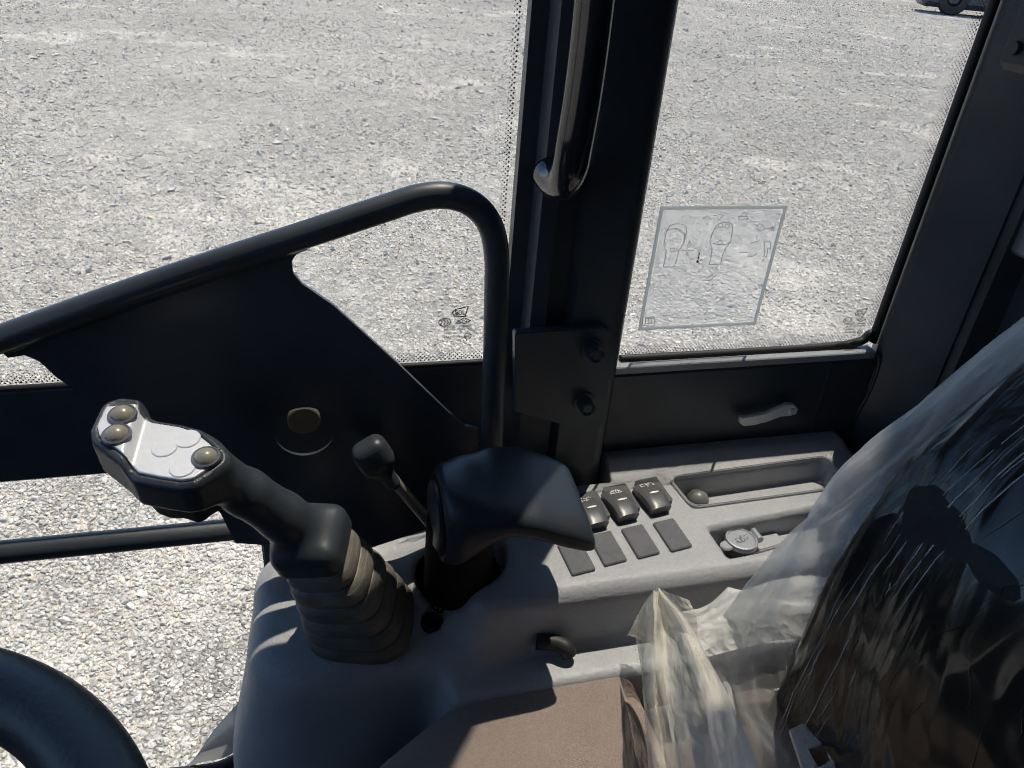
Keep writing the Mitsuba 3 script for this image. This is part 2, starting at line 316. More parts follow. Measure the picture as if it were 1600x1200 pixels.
part('sill_strip', bx(PW1 + 0.003, 0.520, W + 0.0095, PY + 0.001, -0.3300, -0.3225, 0.001), 'sill_metal', label='bare light grey metal strip along the bottom of the rear side window')
# rear corner
rp = Polygon([(0.590, W + 0.06), (0.531, W + 0.030), (0.5245, W + 0.016), (0.527, W + 0.010), (0.553, W - 0.022), (0.560, W - 0.030), (0.566, W - 0.027), (0.570, W - 0.034), (0.605, W - 0.034), (0.66, W + 0.05)])
part('rear_pillar', prism(rp, FLOOR, ROOF), smooth=25)
part('corner_weld', tube(spline([(0.516, W + 0.012, -0.325), (0.526, W + 0.010, -0.331), (0.528, W + 0.010, -0.37), (0.516, W + 0.014, -0.43)], 6), 0.0022, 8), smooth=True)
part('rear_wall', bx(0.60, 0.64, LEFT, W - 0.02, FLOOR, 0.36, 0.003))  # upper part out of view, raised to darken the cab
part('rear_header', bx(0.60, 0.64, LEFT, W - 0.02, 0.50, ROOF, 0.003))
part('rear_post', bx(0.60, 0.64, LEFT, LEFT + 0.08, 0.361, 0.499, 0.003))
part('rear_post', bx(0.60, 0.64, W - 0.10, W - 0.028, 0.361, 0.499, 0.003))
part('roof', bx(FRONT - 0.06, 0.70, LEFT - 0.03, W + 0.06, ROOF + 0.001, ROOF + 0.07, 0.012))
part('side_header', bx(FRONT, 0.62, W - 0.01, W + 0.05, 0.90, ROOF, 0.004))
part('floor_plate', bx(FRONT, 0.66, LEFT, W + 0.06, FLOOR - 0.08, FLOOR - 0.001, 0.004), 'rubber')
part('front_pillar', bx(FRONT - 0.05, FRONT - 0.001, W - 0.03, W + 0.05, FLOOR, ROOF, 0.006))
part('front_pillar', bx(FRONT - 0.05, FRONT - 0.001, LEFT, LEFT + 0.07, FLOOR, ROOF, 0.006))
part('front_header', bx(FRONT - 0.05, FRONT - 0.001, LEFT + 0.071, W - 0.031, 0.42, ROOF, 0.006))  # out of view, lowered to cut light from the front
part('front_light_block', bx(FRONT - 0.05, FRONT - 0.001, LEFT + 0.071, W - 0.031, FLOOR, -0.30, 0.006))  # out of view, raised to block light from the front
part('door_light_block', bx(FRONT, 0.60, LEFT, LEFT + 0.06, FLOOR, 0.50, 0.004))  # unseen left side, closed almost solid to block light
part('door_header', bx(FRONT, 0.60, LEFT, LEFT + 0.06, 0.60, ROOF, 0.004))
part('door_pillar', bx(0.20, 0.599, LEFT, LEFT + 0.06, 0.501, 0.599, 0.004))
def pane(x0, x1, z0, z1, y):
    return trimesh.Trimesh([[x0, y, z0], [x1, y, z0], [x1, y, z1], [x0, y, z1]], [[0, 1, 2], [0, 2, 3]], process=False)
part('front_window_pane', pane(FRONT, PW0 + 0.002, -0.312, 0.902, PL), 'glass')
part('rear_window_pane', pane(PW1 - 0.002, 0.528, -0.338, 0.902, PY), 'glass')
part('lower_window_pane', pane(FRONT, -0.048, -0.852, -0.384, PL), 'glass')
# black rubber glazing seals
ZB = -0.3215
part('window_seal', tube(spline([(0.5215, PY - 0.004, 0.89), (0.5215, PY - 0.004, -0.2), (0.5215, PY - 0.004, -0.302), (0.516, PY - 0.004, ZB + 0.012), (0.503, PY - 0.004, ZB + 0.003), (0.45, PY - 0.004, ZB), (0.262, PY - 0.004, ZB)], 8), 0.0042, 10), 'rubber', True)
part('window_seal', tube([(FRONT, PL - 0.001, -0.3065), (PW0, PL - 0.001, -0.3065)], 0.0025, 10), 'rubber', True)

def dots(points, r):
    a = np.arange(6) * np.pi / 3; th = 0.0004; n = len(points); r = np.broadcast_to(r, (n,))
    v = np.zeros((n, 7, 3)); v[:, 0] = points
    for k in range(6): v[:, k + 1] = points + np.stack([r * math.cos(a[k]), np.zeros(n), r * math.sin(a[k])], 1)
    f = np.array([[0, k + 1, (k + 1) % 6 + 1] for k in range(6)])
    return trimesh.Trimesh(v.reshape(-1, 3), (f[None] + 7 * np.arange(n)[:, None, None]).reshape(-1, 3), process=False)
def band(a, b, inward, rows, p=0.0033):
    """fading rows of frit dots along a line from a to b, growing thinner inward"""
    a, b, inward = map(np.asarray, (a, b, inward)); L = np.linalg.norm(b - a); d = (b - a) / L; P, r = [], []
    for k in range(rows):
        s = np.arange(0, L, p) + (k % 2) * p / 2; P.append(a + d * s[:, None] + inward * (k * p * 0.52)); r.append(np.full(len(s), 0.00080 - 0.0005 * k / rows))
    return np.vstack(P), np.concatenate(r)
yb = PY - 0.0012
A = [band((PW1, yb, ZB + 0.004), (0.508, yb, ZB + 0.004), (0, 0, 1), 6), band((0.517, yb, ZB + 0.02), (0.517, yb, 0.89), (-1, 0, 0), 7)]
part('frit_dots', dots(np.vstack([a[0] for a in A]), np.concatenate([a[1] for a in A])), 'dark_print', kind='stuff')
B = [band((-0.6, PL - 0.0012, -0.302), (PW0 - 0.006, PL - 0.0012, -0.302), (0, 0, 1), 5), band((PW0 - 0.0065, PL - 0.0012, -0.30), (PW0 - 0.0065, PL - 0.0012, 0.89), (-1, 0, 0), 3)]
part('frit_dots', dots(np.vstack([a[0] for a in B]), np.concatenate([a[1] for a in B])), 'dark_print', kind='stuff')

# maker's marks etched on the panes: they read from outside, so mirrored from the seat
def strokes(lines, w): return shapely.union_all([LineString(l).buffer(w / 2, cap_style='round') for l in lines])
def txt2(text, h, x, z, bold=False):
    m = meshkit.text_mesh(text, h, 0.0002, bold); m.vertices[:, :2] += [x, z]; return m
def ell(cx, cz, rx, rz, n=32): a = np.linspace(0, 2 * np.pi, n); return [(cx + rx * math.cos(t), cz + rz * math.sin(t)) for t in a]
def marking():
    S = 0.00030; out = []
    def pr(poly): out.append(prism(poly, 0, 0.0002))
    # all in units of mm*0.3 then scaled
    q = [(12, 78), (36, 73), (42, 66), (38, 59), (17, 57)]
    pr(strokes([q + [q[0]]], 2.0))
    t = meshkit.text_mesh('JCB', 9.0, 0.0002, True); t.vertices[:, 0] = t.vertices[:, 0] * 0.85 + t.vertices[:, 1] * 0.15 + 16; t.vertices[:, 1] = t.vertices[:, 1] + 61.5; out.append(t)
    pr(strokes([ell(56, 47, 11.5, 8)], 1.7)); [pr(strokes([[(c + 2.6 + 3.2 * math.cos(a), 47 + 4.2 * math.sin(a)) for a in np.linspace(2.0, 4.3, 10)]], 1.9)) for c in (50, 56, 62)]
    pr(strokes([[(6, 48), (18, 54), (31, 48), (18, 42), (6, 48)]], 1.7)); out.append(txt2('QY', 5.4, 13.0, 45.3, True))
    out.append(txt2('TEMPERED  - E000008', 3.6, 2, 35, True)); out.append(txt2('DOT-741  M-236  AS2', 3.6, 2, 29, True)); out.append(txt2('332/40401', 3.8, 28, 21, True))
    pr(strokes([ell(10, 15, 6.5, 6.5)], 1.6)); out.append(txt2('E4', 5.2, 6.4, 12.4, True)); out.append(txt2('43R-001482', 4.2, 20, 13, True))
    for k in (12, 18, 24, 42, 50, 58): pr(Point(k, 5).buffer(1.2, 3))
    m = cat(out); v = m.vertices; v[:, :2] *= S; return m
def mirror_on(m, x, z, y, s=1.0):
    v = m.vertices * np.array([s, s, 1]); m = trimesh.Trimesh(np.stack([x - v[:, 0], y - v[:, 2], z + v[:, 1]], 1), m.faces, process=False); return m
a = on_y(738, 535, PL - 0.001); part('glass_marking', mirror_on(marking(), a[0], a[2], PL - 0.0012, 1.36), 'dark_print', label='mirrored maker and safety marks etched on the front side window')
a = on_y(1346, 526, PY - 0.001); part('glass_marking', mirror_on(marking(), a[0], a[2], PY - 0.0012, 1.30), 'dark_print', label='mirrored maker and safety marks etched on the rear side window')

# things of the rear corner
a = on_y(1549, 106, 0.455)
part('wall_box', bx(a[0], 0.5995, 0.30, 0.455, a[2], a[2] + 0.16, 0.005), 'rubber'); c_ = on_y(1588, 75, 0.30)
part('box_screw', lathe([(0, 0.003), (0.004, 0.003), (0.0045, 0)], frame_of(on_x(1588, 75, a[0] - 0.0005), (0, 1, 0), (0, 0, -1)), 16), 'rubber')
a = on_x(1575, 352, 0.575); part('belt_anchor', bx(0.575, 0.5995, a[1] - 0.05, a[1] + 0.012, a[2] - 0.020, a[2] + 0.012, 0.003), 'ring_grey')
a = on_x(1592, 121, 0.59); part('cable_tie', tube(spline([(0.598, a[1] + 0.006, a[2] - 0.002), (0.592, a[1], a[2]), (0.596, a[1] - 0.02, a[2] + 0.004)], 5), 0.0025, 8), principled((0.35, 0.2, 0.07), 0.4), True, label='short orange-brown tie end on the dark rear corner')


# ------------------------------------------------------------------ guard rail with its gusset plate
k = 'guard_rail'; note(k, 'bent dark tube rail with a welded gusset plate across the front side window', 'guard rail')
RY = 0.462
path = [on_y(u, v, RY) for u, v in ((-330, 655), (-120, 575), (0, 530), (250, 441), (500, 359), (600, 326), (650, 310), (690, 305), (725, 312), (752, 331), (769, 360), (776, 400), (776, 450), (773, 560), (770, 650), (768, 740))]
d0 = path[0] - path[1]; d0 /= np.linalg.norm(d0); path = [path[0] + d0 * 0.20 + np.array([-0.02, 0.066, -0.01]), path[0] + d0 * 0.17 + np.array([0, 0.03, 0]), path[0] + d0 * 0.12] + path
add(f'{k}__rail_tube', tube(spline(path, 8), 0.0084, 24), 'paint', True)
pl = [(478, 380), (300, 440), (100, 508), (0, 545), (14, 557), (40, 553), (62, 562), (90, 588), (125, 612), (165, 648), (225, 690), (292, 742), (345, 800), (368, 846), (560, 860), (742, 800), (747, 668), (738, 666), (726, 664), (700, 642), (620, 565), (520, 475), (472, 442), (458, 425), (456, 406), (463, 396), (474, 391)]
PLY = RY + 0.004
P2 = Polygon([(on_y(u, v, PLY)[0], on_y(u, v, PLY)[2]) for u, v in pl])
hc = on_y(476, 672, PLY); hole = Point(hc[0], hc[2]).buffer(0.0215, 24)
XZ = frame_of((0, PLY, 0), (1, 0, 0), (0, 0, 1))          # third axis -y
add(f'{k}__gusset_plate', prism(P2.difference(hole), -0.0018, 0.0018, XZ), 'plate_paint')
add(f'{k}__weld_bead', tube(spline([on_y(u, v, PLY - 0.003) for u, v in ((478, 384), (380, 416), (250, 460), (120, 506), (12, 546))], 10), 0.0028, 8), 'paint', True)
add(f'{k}__hole_ring', prism(Point(hc[0], hc[2]).buffer(0.0222, 24).difference(Point(hc[0], hc[2]).buffer(0.0205, 24)), 0.0018, 0.0022, XZ), 'paint')
hp = on_y(475, 656, PLY + 0.022)
add(f'{k}__hole_plug', lathe([(0, 0.002), (0.0108, 0.002), (0.0118, 0.001), (0.0118, -0.003), (0, -0.003)], frame_of((hp[0], hp[1], hp[2]), (1, 0, 0), (0, 0, 1)), 28), 'brown_plug', 40, label='brown round stub seen through the plate hole')

k = 'mounting_bracket'; note(k, 'thick dark steel bracket plate with two bolts on the centre pillar', 'bracket')
BY = W - 0.019
q = [(803, 517), (942, 508), (955, 520), (945, 655), (936, 664), (905, 668), (803, 640)]
bp = Polygon([(on_y(u, v, BY)[0], on_y(u, v, BY)[2]) for u, v in q]).buffer(-0.002).buffer(0.002)
BZ = frame_of((0, BY, 0), (1, 0, 0), (0, 0, 1))
add(f'{k}__plate', prism(bp, -0.004, 0.0035, BZ, 0.001), 'paint')
for u, v in ((925, 546), (912, 628)):
    c = on_y(u, v, BY - 0.004); fr = frame_of(c, (1, 0, 0), (0, 0, 1))
    add(f'{k}__bolt', lathe([(0, 0.011), (0.0035, 0.011), (0.0052, 0.013), (0.0064, 0.012), (0.0066, 0.002), (0.0095, 0.0018), (0.0098, -0.001), (0, -0.001)], fr, 24), 'paint', 30)

k = 'grab_handle'; GYH = W - 0.062
hp = [on_y(u, v, GYH) for u, v in ((975, -420), (950, -250), (929, 0), (912, 140), (898, 225))]
hp = np.vstack([spline(hp, 8), spline([hp[-1], on_y(891, 262, GYH + 0.004), on_y(881, 284, GYH + 0.016), on_y(868, 283, GYH + 0.030), on_y(857, 270, GYH + 0.044)], 8)[1:]])
add(k, tube(hp, 0.0116, 28), 'paint_gloss', True, 'glossy black tubular grab handle running up the centre pillar', 'grab handle')

k = 'lower_guard_bar'; a, b = on_y(0, 863, 0.497), on_y(415, 822, 0.497); d = (b - a) / np.linalg.norm(b - a)
add(k, tube([a - d * 0.55, a, b, b + d * 0.05], 0.0088, 24), 'paint', True, 'slim dark horizontal bar across the lower glass behind the joystick', 'guard bar')

k = 'window_latch'; note(k, 'small bare metal latch lever on the dark panel under the rear window', 'latch')
LY = W + 0.002
top = [(1154, 650), (1170, 648), (1195, 643), (1215, 634), (1228, 629), (1238, 630), (1244, 637), (1241, 644), (1232, 647), (1218, 648), (1200, 655), (1178, 661), (1160, 663), (1154, 658)]
lp = Polygon([(on_y(u, v, LY)[0], on_y(u, v, LY)[2]) for u, v in top]).buffer(0.0008).buffer(-0.0004)
add(f'{k}__lever', prism(lp, 0, 0.0035, frame_of((0, LY, 0), (1, 0, 0), (0, 0, 1)), 0.001), 'steel')
c = on_y(1236, 642, LY - 0.003)
add(f'{k}__screw', lathe([(0, 0.002), (0.0022, 0.002), (0.003, 0.001), (0.003, -0.012), (0, -0.012)], frame_of(c, (1, 0, 0), (0, 0, 1)), 20), 'steel', 30)

# ------------------------------------------------------------------ instruction decal on the rear pane
k = 'instruction_decal'; note(k, 'clear rectangular instruction sticker with grey border and line drawings on the rear window', 'sticker')
DY = PY - 0.002
c = [on_y(u, v, DY) for u, v in ((1034, 322), (1230, 321), (1180, 508), (995, 515))]
x0, x1 = (c[0][0] + c[3][0]) / 2, (c[1][0] + c[2][0]) / 2; z1, z0 = (c[0][2] + c[1][2]) / 2, (c[2][2] + c[3][2]) / 2
dw, dh = x1 - x0, z1 - z0; DM = frame_of((x0, DY, z0), (1, 0, 0), (0, 0, 1))
M['sticker_film'] = {'type': 'mask', 'opacity': mikit.proc(lambda p, n, uv: 0.12 + 0.04 * mikit.noise(p.x * 90, p.y, p.z * 90)), 'bsdf': {'type': 'principledthin', 'base_color': {'type': 'rgb', 'value': [0.85, 0.86, 0.85]}, 'roughness': 0.5, 'diff_trans': 1.3}}
add(f'{k}__clear_film', prism(sbox(0.003, 0.003, dw - 0.003, dh - 0.003), 0.0, 0.0003, DM), 'sticker_film')
add(f'{k}__border', prism(sbox(0, 0, dw, dh).difference(sbox(0.0028, 0.0028, dw - 0.0028, dh - 0.0028)), 0.0, 0.0006, DM), 'grey_print')
def dpx(u, v):
    p = on_y(u / 5.7125 + 1000, v / 5.7143 + 310, DY); return (p[0] - x0, p[2] - z0)
L = [[(205, 610), (305, 608), (322, 555), (345, 465), (390, 400), (412, 300), (410, 250), (385, 228), (320, 224), (265, 240), (235, 290), (215, 380), (212, 420), (230, 470), (222, 540), (205, 610)],
     [(240, 285), (300, 262), (360, 280), (395, 320), (390, 390)], [(272, 448), (320, 440), (320, 468), (275, 470), (272, 448)], [(320, 458), (395, 462)],
     [(612, 588), (715, 590), (735, 500), (755, 455), (805, 385), (825, 270), (818, 230), (790, 212), (735, 212), (685, 235), (655, 280), (622, 375), (622, 400), (640, 440), (630, 530), (612, 588)],
     [(640, 395), (690, 410), (760, 410), (805, 385)], ell(715, 240, 20, 20, 12), ell(775, 245, 20, 20, 12), ell(712, 392, 22, 16, 12),
     [(555, 175), (600, 150), (635, 185), (590, 180), (555, 175)], [(650, 155), (680, 150), (700, 190), (745, 150), (700, 140)], [(880, 190), (880, 160), (960, 160), (960, 188), (880, 190)], [(900, 150), (925, 120), (950, 150)],
     ell(1072, 258, 32, 32, 16), [(1050, 280), (1095, 235)], [(1105, 270), (1165, 270)], [(1165, 280), (1180, 250), (1192, 282), (1165, 280)], [(880, 480), (960, 480)], [(985, 400), (1060, 375)], [(1040, 330), (1040, 365)],
     [(1110, 510), (1110, 385), (1165, 385), (1160, 450), (1135, 450), (1130, 515), (1085, 515)], [(960, 520), (1000, 515), (975, 495), (960, 520)], [(1010, 510), (1040, 490)], [(1085, 560), (1125, 520)],
     [(555, 735), (630, 730), (680, 680)], [(590, 715), (630, 680), (655, 690)], [(575, 790), (600, 830), (650, 795)], [(640, 780), (650, 755)], [(660, 900), (690, 880), (740, 905)], [(680, 935), (715, 905)],
     [(440, 910), (480, 905), (510, 935)], [(560, 940), (590, 930), (585, 905)], [(565, 990), (600, 1000), (580, 1025)], [(380, 460), (480, 462)], [(420, 425), (440, 380), (455, 410), (430, 430)], [(405, 500), (420, 480), (430, 510), (405, 500)],
     [(20, 1130), (25, 1065), (115, 1055), (130, 1075), (120, 1140), (20, 1130)], [(45, 1115), (50, 1070), (105, 1065), (98, 1112), (45, 1115)], [(75, 1068), (72, 1112)]]
add(f'{k}__line_drawing', prism(strokes([[dpx(*q) for q in l] for l in L], 0.00055), 0.0004, 0.0007, DM), 'line_print', kind='stuff')
add(f'{k}__exclamation_mark', prism(strokes([[dpx(527, 485), dpx(517, 540)]], 0.0008).union(Point(*dpx(511, 562)).buffer(0.0011, 4)), 0.0004, 0.0008, DM), 'dark_print')


# ------------------------------------------------------------------ side console
ZC = -0.42
k = 'side_console'; note(k, 'moulded light grey side console with pod, switches, tray and power socket', 'control console')
PODT = -0.458
tc = [on_z(u, v, ZC) for u, v in ((1052, 750), (1292, 717), (1312, 758), (1084, 789))]      # tray mouth
sc_ = [on_z(u, v, ZC) for u, v in ((1112, 826), (1300, 790), (1330, 830), (1140, 866))]     # socket pocket
def console(X, Y, Z):
    deck = s_box2(X, Y, Z, (0.10, 0.374, -0.80), (0.515, 0.56, ZC), 0.014)
    lip = s_box2(X, Y, Z, (0.16, 0.512, -0.60), (0.505, 0.56, -0.411), 0.008)
    ledge = s_box2(X, Y, Z, (0.08, 0.340, -0.80), (0.62, 0.45, -0.474), 0.008)
    d = sm(sm(deck, lip, 0.014), ledge, 0.010)
    slope = (Z - (PODT + 0.10 * (Y - 0.40))) * 0.99                                   # pod top tips a little to the seat
    foot = s_box(X, Y, Z, (0.036, 0.433, -0.60), (0.092, 0.068, 0.25), 0.040)
    pod = sx(foot, slope, 0.022)
    bulge = s_ell(X, Y, Z, (-0.005, 0.405, -0.60), (0.075, 0.062, 0.13))
    pod = sm(pod, bulge, 0.03)
    collar = s_cap(X, Y, Z, (0.106, 0.430, -0.52), (0.109, 0.432, -0.474), 0.056, 0.050)
    pod = sm(pod, collar, 0.03)
    d = sm(d, pod, 0.022)
    d = sx(d, -s_ell(X, Y, Z, (0.101, 0.430, -0.430), (0.036, 0.036, 0.036)), 0.008)   # dish under the wrist rest
    tl, th_ = np.min(tc, 0), np.max(tc, 0)
    P = [(p[0], p[1]) for p in tc]; d = sx(d, -np.maximum(s_poly(X, Y, P) - 0.0015, -(Z - (ZC - 0.024))), 0.006)
    P = [(p[0], p[1]) for p in sc_]; d = sx(d, -np.maximum(s_poly(X, Y, P) - 0.001, -(Z - (ZC - 0.022))), 0.008)
    h = hole_c; d = sx(d, -s_cyl(X, Y, Z, (h[0], h[1], h[2]), 2, 0.0085, 0.02, 0.001), 0.002)
    d = np.maximum(d, np.where(X > 0.252, Y - (W + 0.009), Y - (W - 0.024))); return d
hole_c = np.array([0, 0, 9.0]); zz = np.linspace(-0.50, -0.40, 401).astype(np.float32)
def surf(x, y): return float(zz[np.argmax((console(np.float32(x), np.float32(y), zz) > 0))])
h0 = PODT
for _ in range(4): q = on_z(676, 965, h0); h0 = surf(q[0], q[1])
hole_c = on_z(676, 965, h0)
add(f'{k}__body', nets(console, (-0.085, 0.325, -0.80), (0.53, 0.545, -0.385), 0.0024), 'console_grey', True)
add(f'{k}__hole_socket', lathe([(0.0055, 0.0), (0.0078, 0.001), (0.0083, -0.002), (0.0083, -0.02), (0, -0.02), (0, -0.014), (0.0055, -0.014), (0.0055, 0.0)], frame_of(hole_c + [0, 0, -0.004], (1, 0, 0), (0, 1, 0)), 32), 'rubber', 30, label='round black socket hole in the pod top')
bowl = trimesh.creation.icosphere(4, 1.0); fm_ = bowl.triangles_center[:, 2] < -0.30; bowl.update_faces(fm_); bowl.remove_unreferenced_vertices(); bowl.vertices = bowl.vertices * np.array([0.0352, 0.0352, 0.0352]) + np.array([0.101, 0.430, -0.430])  # black bowl added inside the dish to paint in its shade
add(f'{k}__recess_shade', bowl, 'deep_black', True, label='recess in the pod under the wrist rest, its shade put in as a black bowl')
# tray liner: a thin raised rim round the tray mouth
tp = Polygon([(p[0], p[1]) for p in tc]).buffer(-0.006).buffer(0.008, 8)
rim = lambda o, z0_, z1_: prism(tp.buffer(o + 0.0022).difference(tp.buffer(o)), z0_, z1_, None, 0.0008)
add(f'{k}__tray_rim', rim(0.0005, ZC - 0.004, ZC + 0.0022), 'console_grey')

# switches: blanks and rockers share the row directions of the panel
e_r = on_z(1050, 838, ZC) - on_z(900, 875, ZC); e_r[2] = 0; pitch = np.linalg.norm(e_r) / 3; e_r /= np.linalg.norm(e_r)
e_c = on_z(1020, 775, ZC) - on_z(1048, 836, ZC); e_c[2] = 0; e_c = e_c - e_r * (e_c @ e_r) * 0.6; e_c /= np.linalg.norm(e_c)
def skew(o, z): m = np.eye(4); m[:3, 0], m[:3, 1], m[:3, 2], m[:3, 3] = e_r, e_c, (0, 0, 1), (o[0], o[1], z); return m
def round_rect(w, h, r): return sbox(-w / 2 + r, -h / 2 + r, w / 2 - r, h / 2 - r).buffer(r, 6)
for u, v in ((900, 872), (949, 858), (1000, 847), (1050, 837)):
    o = on_z(u, v, ZC); add(f'{k}__blank_plate', prism(round_rect(0.0202, 0.0345, 0.0014), -0.001, 0.0022, skew(o, ZC), 0.0006), 'blank_grey')
def rocker_mesh():
    """curved rocker cap in its own frame: x across, y up the slope, z out"""
    ny, nx = 17, 9; hw, hh = 0.0118, 0.0185; V = []
    ys = np.linspace(-1, 1, ny); xs = np.linspace(-1, 1, nx)
    for y in ys:
        wd = hw * (0.80 + 0.20 * smooth01(-1, 0.6, y)); 
        if y > 0.8: wd *= 1 - 0.14 * ((y - 0.8) / 0.2)**2
        for x in xs:
            z = 0.0095 - 0.0045 * (y + 0.15)**2 + 0.0015 * max(-y, 0) - 0.0022 * abs(x)**4
            V.append((x * wd, y * hh, z))
    V = np.array(V); top = len(V); B = V.copy(); B[:, 2] = -0.001; B[:, :2] *= 0.93; V = np.vstack([V, B]); Fq = []
    for i in range(ny - 1):
        for j in range(nx - 1):
            q = [i * nx + j, i * nx + j + 1, (i + 1) * nx + j + 1, (i + 1) * nx + j]; Fq += [q, [a + top for a in q[::-1]]]
    ring = [j for j in range(nx)] + [i * nx + nx - 1 for i in range(1, ny)] + [(ny - 1) * nx + j for j in range(nx - 2, -1, -1)] + [i * nx for i in range(ny - 2, 0, -1)]
    for a, b in zip(ring, ring[1:] + ring[:1]): Fq.append([b, a, a + top, b + top])
    q = np.array(Fq); return trimesh.Trimesh(V, np.vstack([q[:, [0, 1, 2]], q[:, [0, 2, 3]]]), process=False)
def rocker_z(x, y): y = y / 0.0185; return 0.0095 - 0.0045 * (y + 0.15)**2 + 0.0015 * max(-y, 0) + 0.0002
icons = {0: [[(-3, -1.5), (-3, 1.5), (-1, 2.5), (0.5, 1), (0.5, -1.5)], [(1.5, 2), (3.5, 2.4)], [(2, 1), (4, 0.6)], [(-4.2, -2), (1.5, -2)]],
         1: [[(-4, -2), (-2.5, 1), (-1, 2.6), (2.6, 2.6), (3.6, -2), (-4, -2)], [(-2, -1.5), (-1, 1)], [(0, -1.5), (0.6, 1)], [(1.8, -1.5), (2.2, 1)], [(-1.5, 1.4), (2.6, 1.4)]],
         2: [[(-4.2, -1.5), (-4.2, 1.2), (-2, 2.6), (2.8, 2.6), (4.4, 1.2), (4.4, -1.5)], [(-4.2, -1.5), (-2.6, -1.5)], [(2.8, -1.5), (4.4, -1.5)], [(0, -2.4), (0, 1.2), (1.6, 1.2), (1.6, 0)], [(-1.4, 0.2), (0, 1.2)]]}
for i, (u, v) in enumerate(((923, 795), (970, 783), (1020, 772))):
    o = on_z(u, v, ZC + 0.008); fr = skew(o, ZC + 0.0015); nm = 'rocker_switch' + ('' if i == 0 else f'_{i:03d}')
    lab = ['black rocker switch with a worklight symbol, half behind the wrist rest', 'black rocker switch with a windscreen symbol, middle of three', 'black rocker switch with a rear wiper symbol, beside the tray'][i]
    m = rocker_mesh(); m.apply_transform(fr); add(f'{k}__{nm}', m, 'switch_black', 45, label=lab)
    base = prism(round_rect(0.0228, 0.034, 0.002), -0.001, 0.004, skew(on_z(u, v, ZC), ZC)); add(f'{k}__{nm}__bezel', base, 'switch_black')
    def lay(poly, dy):
        mm = prism(poly, 0, 0.0003); v3 = mm.vertices; v3[:, 1] += dy; v3[:, 2] += [rocker_z(a_, b_) for a_, b_ in v3[:, :2]]; mm.apply_transform(fr); return mm
    add(f'{k}__{nm}__indicator', lay(affinity.scale(Point(0, 0).buffer(1, 10), 0.0046, 0.0011), -0.0015), 'white_print')
    add(f'{k}__{nm}__symbol', lay(strokes([[(a_ * 0.00145, b_ * 0.00145) for a_, b_ in l] for l in icons[i]], 0.0006), 0.0122), 'white_print')

# power socket with its sprung lid
nm = f'{k}__power_socket'; o = on_z(1157, 852, ZC - 0.022)
FR = skew(o, ZC - 0.022)
add(nm, prism(round_rect(0.058, 0.026, 0.011), -0.001, 0.003, np.array(skew(o + e_r * 0.010, ZC - 0.022)), 0.001), 'console_grey')
scn = on_z(1158, 845, ZC - 0.010)
add(f'{nm}__barrel', lathe([(0, 0.0085), (0.0128, 0.0085), (0.0132, 0.008), (0.0132, -0.002), (0, -0.002)], frame_of((scn[0], scn[1], ZC - 0.020), (1, 0, 0), (0, 1, 0)), 36), 'rubber', 30)
add(f'{nm}__lid', lathe([(0, 0.0028), (0.0112, 0.0028), (0.0118, 0.0036), (0.0132, 0.0034), (0.0138, 0.0020), (0.0138, -0.0006), (0, -0.0006)], frame_of((scn[0], scn[1], ZC - 0.011), (1, 0, 0), (0, 1, 0)), 44), 'socket_grey', 25)
hz = np.array([scn[0], scn[1], ZC - 0.0095])
add(f'{nm}__hinge', cat([tube([hz + e_r * 0.0165 + e_c * 0.007, hz + e_r * 0.0165 - e_c * 0.005], 0.0032, 16), prism(round_rect(0.009, 0.010, 0.001), -0.0012, 0.0012, skew(hz + e_r * 0.012 + e_c * 0.001, hz[2]))]), 'socket_grey', 40)
add(f'{nm}__lid_tab', prism(affinity.scale(Point(0, 0).buffer(0.0065, 10), 1.0, 0.8), -0.0011, 0.0011, skew(hz - e_r * 0.0150 - e_c * 0.001, hz[2] - 0.0006), 0.0006), 'socket_grey')
lid_marks = strokes([[(-5, -2), (-4, -0.5), (-3, -2)], [(-2, -2.5), (-1, -1), (0, -2.5)], [(1, -2), (2.4, -0.4)], [(3.5, -1), (4.6, 0.2)], [(-0.5, 0), (0.6, 3.2)], [(-1.2, 1.2), (1.0, 1.6)], [(-4, 1), (-3, 1.8)], [(3, 1.8), (4, 2.4)]], 0.8)
add(f'{nm}__lid_symbol', prism(affinity.scale(lid_marks, 0.0013, 0.0013, origin=(0, 0)), 0, 0.0003, skew(scn, ZC - 0.0081)), 'ring_grey')

k = 'rubber_dome'; o = on_z(1090, 781, ZC - 0.018)
add(k, lathe([(0, 0.009), (0.004, 0.0085), (0.008, 0.006), (0.0102, 0.0015), (0.0104, -0.006), (0, -0.006)], frame_of((o[0], o[1], ZC - 0.018), (1, 0, 0), (0, 1, 0)), 36), 'dome_grey', 40, 'small round grey dome sitting in the near corner of the tray', 'knob')

crumbs = []
for _ in range(26):
    c = tc[3] + (tc[2] - tc[3]) * rng.uniform(0.1, 0.9) + (tc[0] - tc[3]) * rng.uniform(0.12, 0.5); b = trimesh.creation.icosahedron(); b.vertices *= rng.uniform(0.0004, 0.0013) * (1 + rng.uniform(-0.3, 0.3, (12, 3))); b.apply_translation([c[0], c[1], ZC - 0.0236]); crumbs.append(b)
add('tray_grit', cat(crumbs), 'mat_grey' if False else 'rubber', label='dark grit specks scattered over the tray floor', cat='grit', kind='stuff')
k = 'bent_hook'
a = [on_z(u, v, z) for u, v, z in ((838, 1002, -0.462), (850, 1003, -0.462), (868, 1004, -0.462), (884, 1012, -0.463), (889, 1022, -0.468))]
add(k, tube(spline(a, 8), 0.0062, 24), 'rubber', True, 'short black bent rubber handle sticking out of the console side above the seat', 'handle')


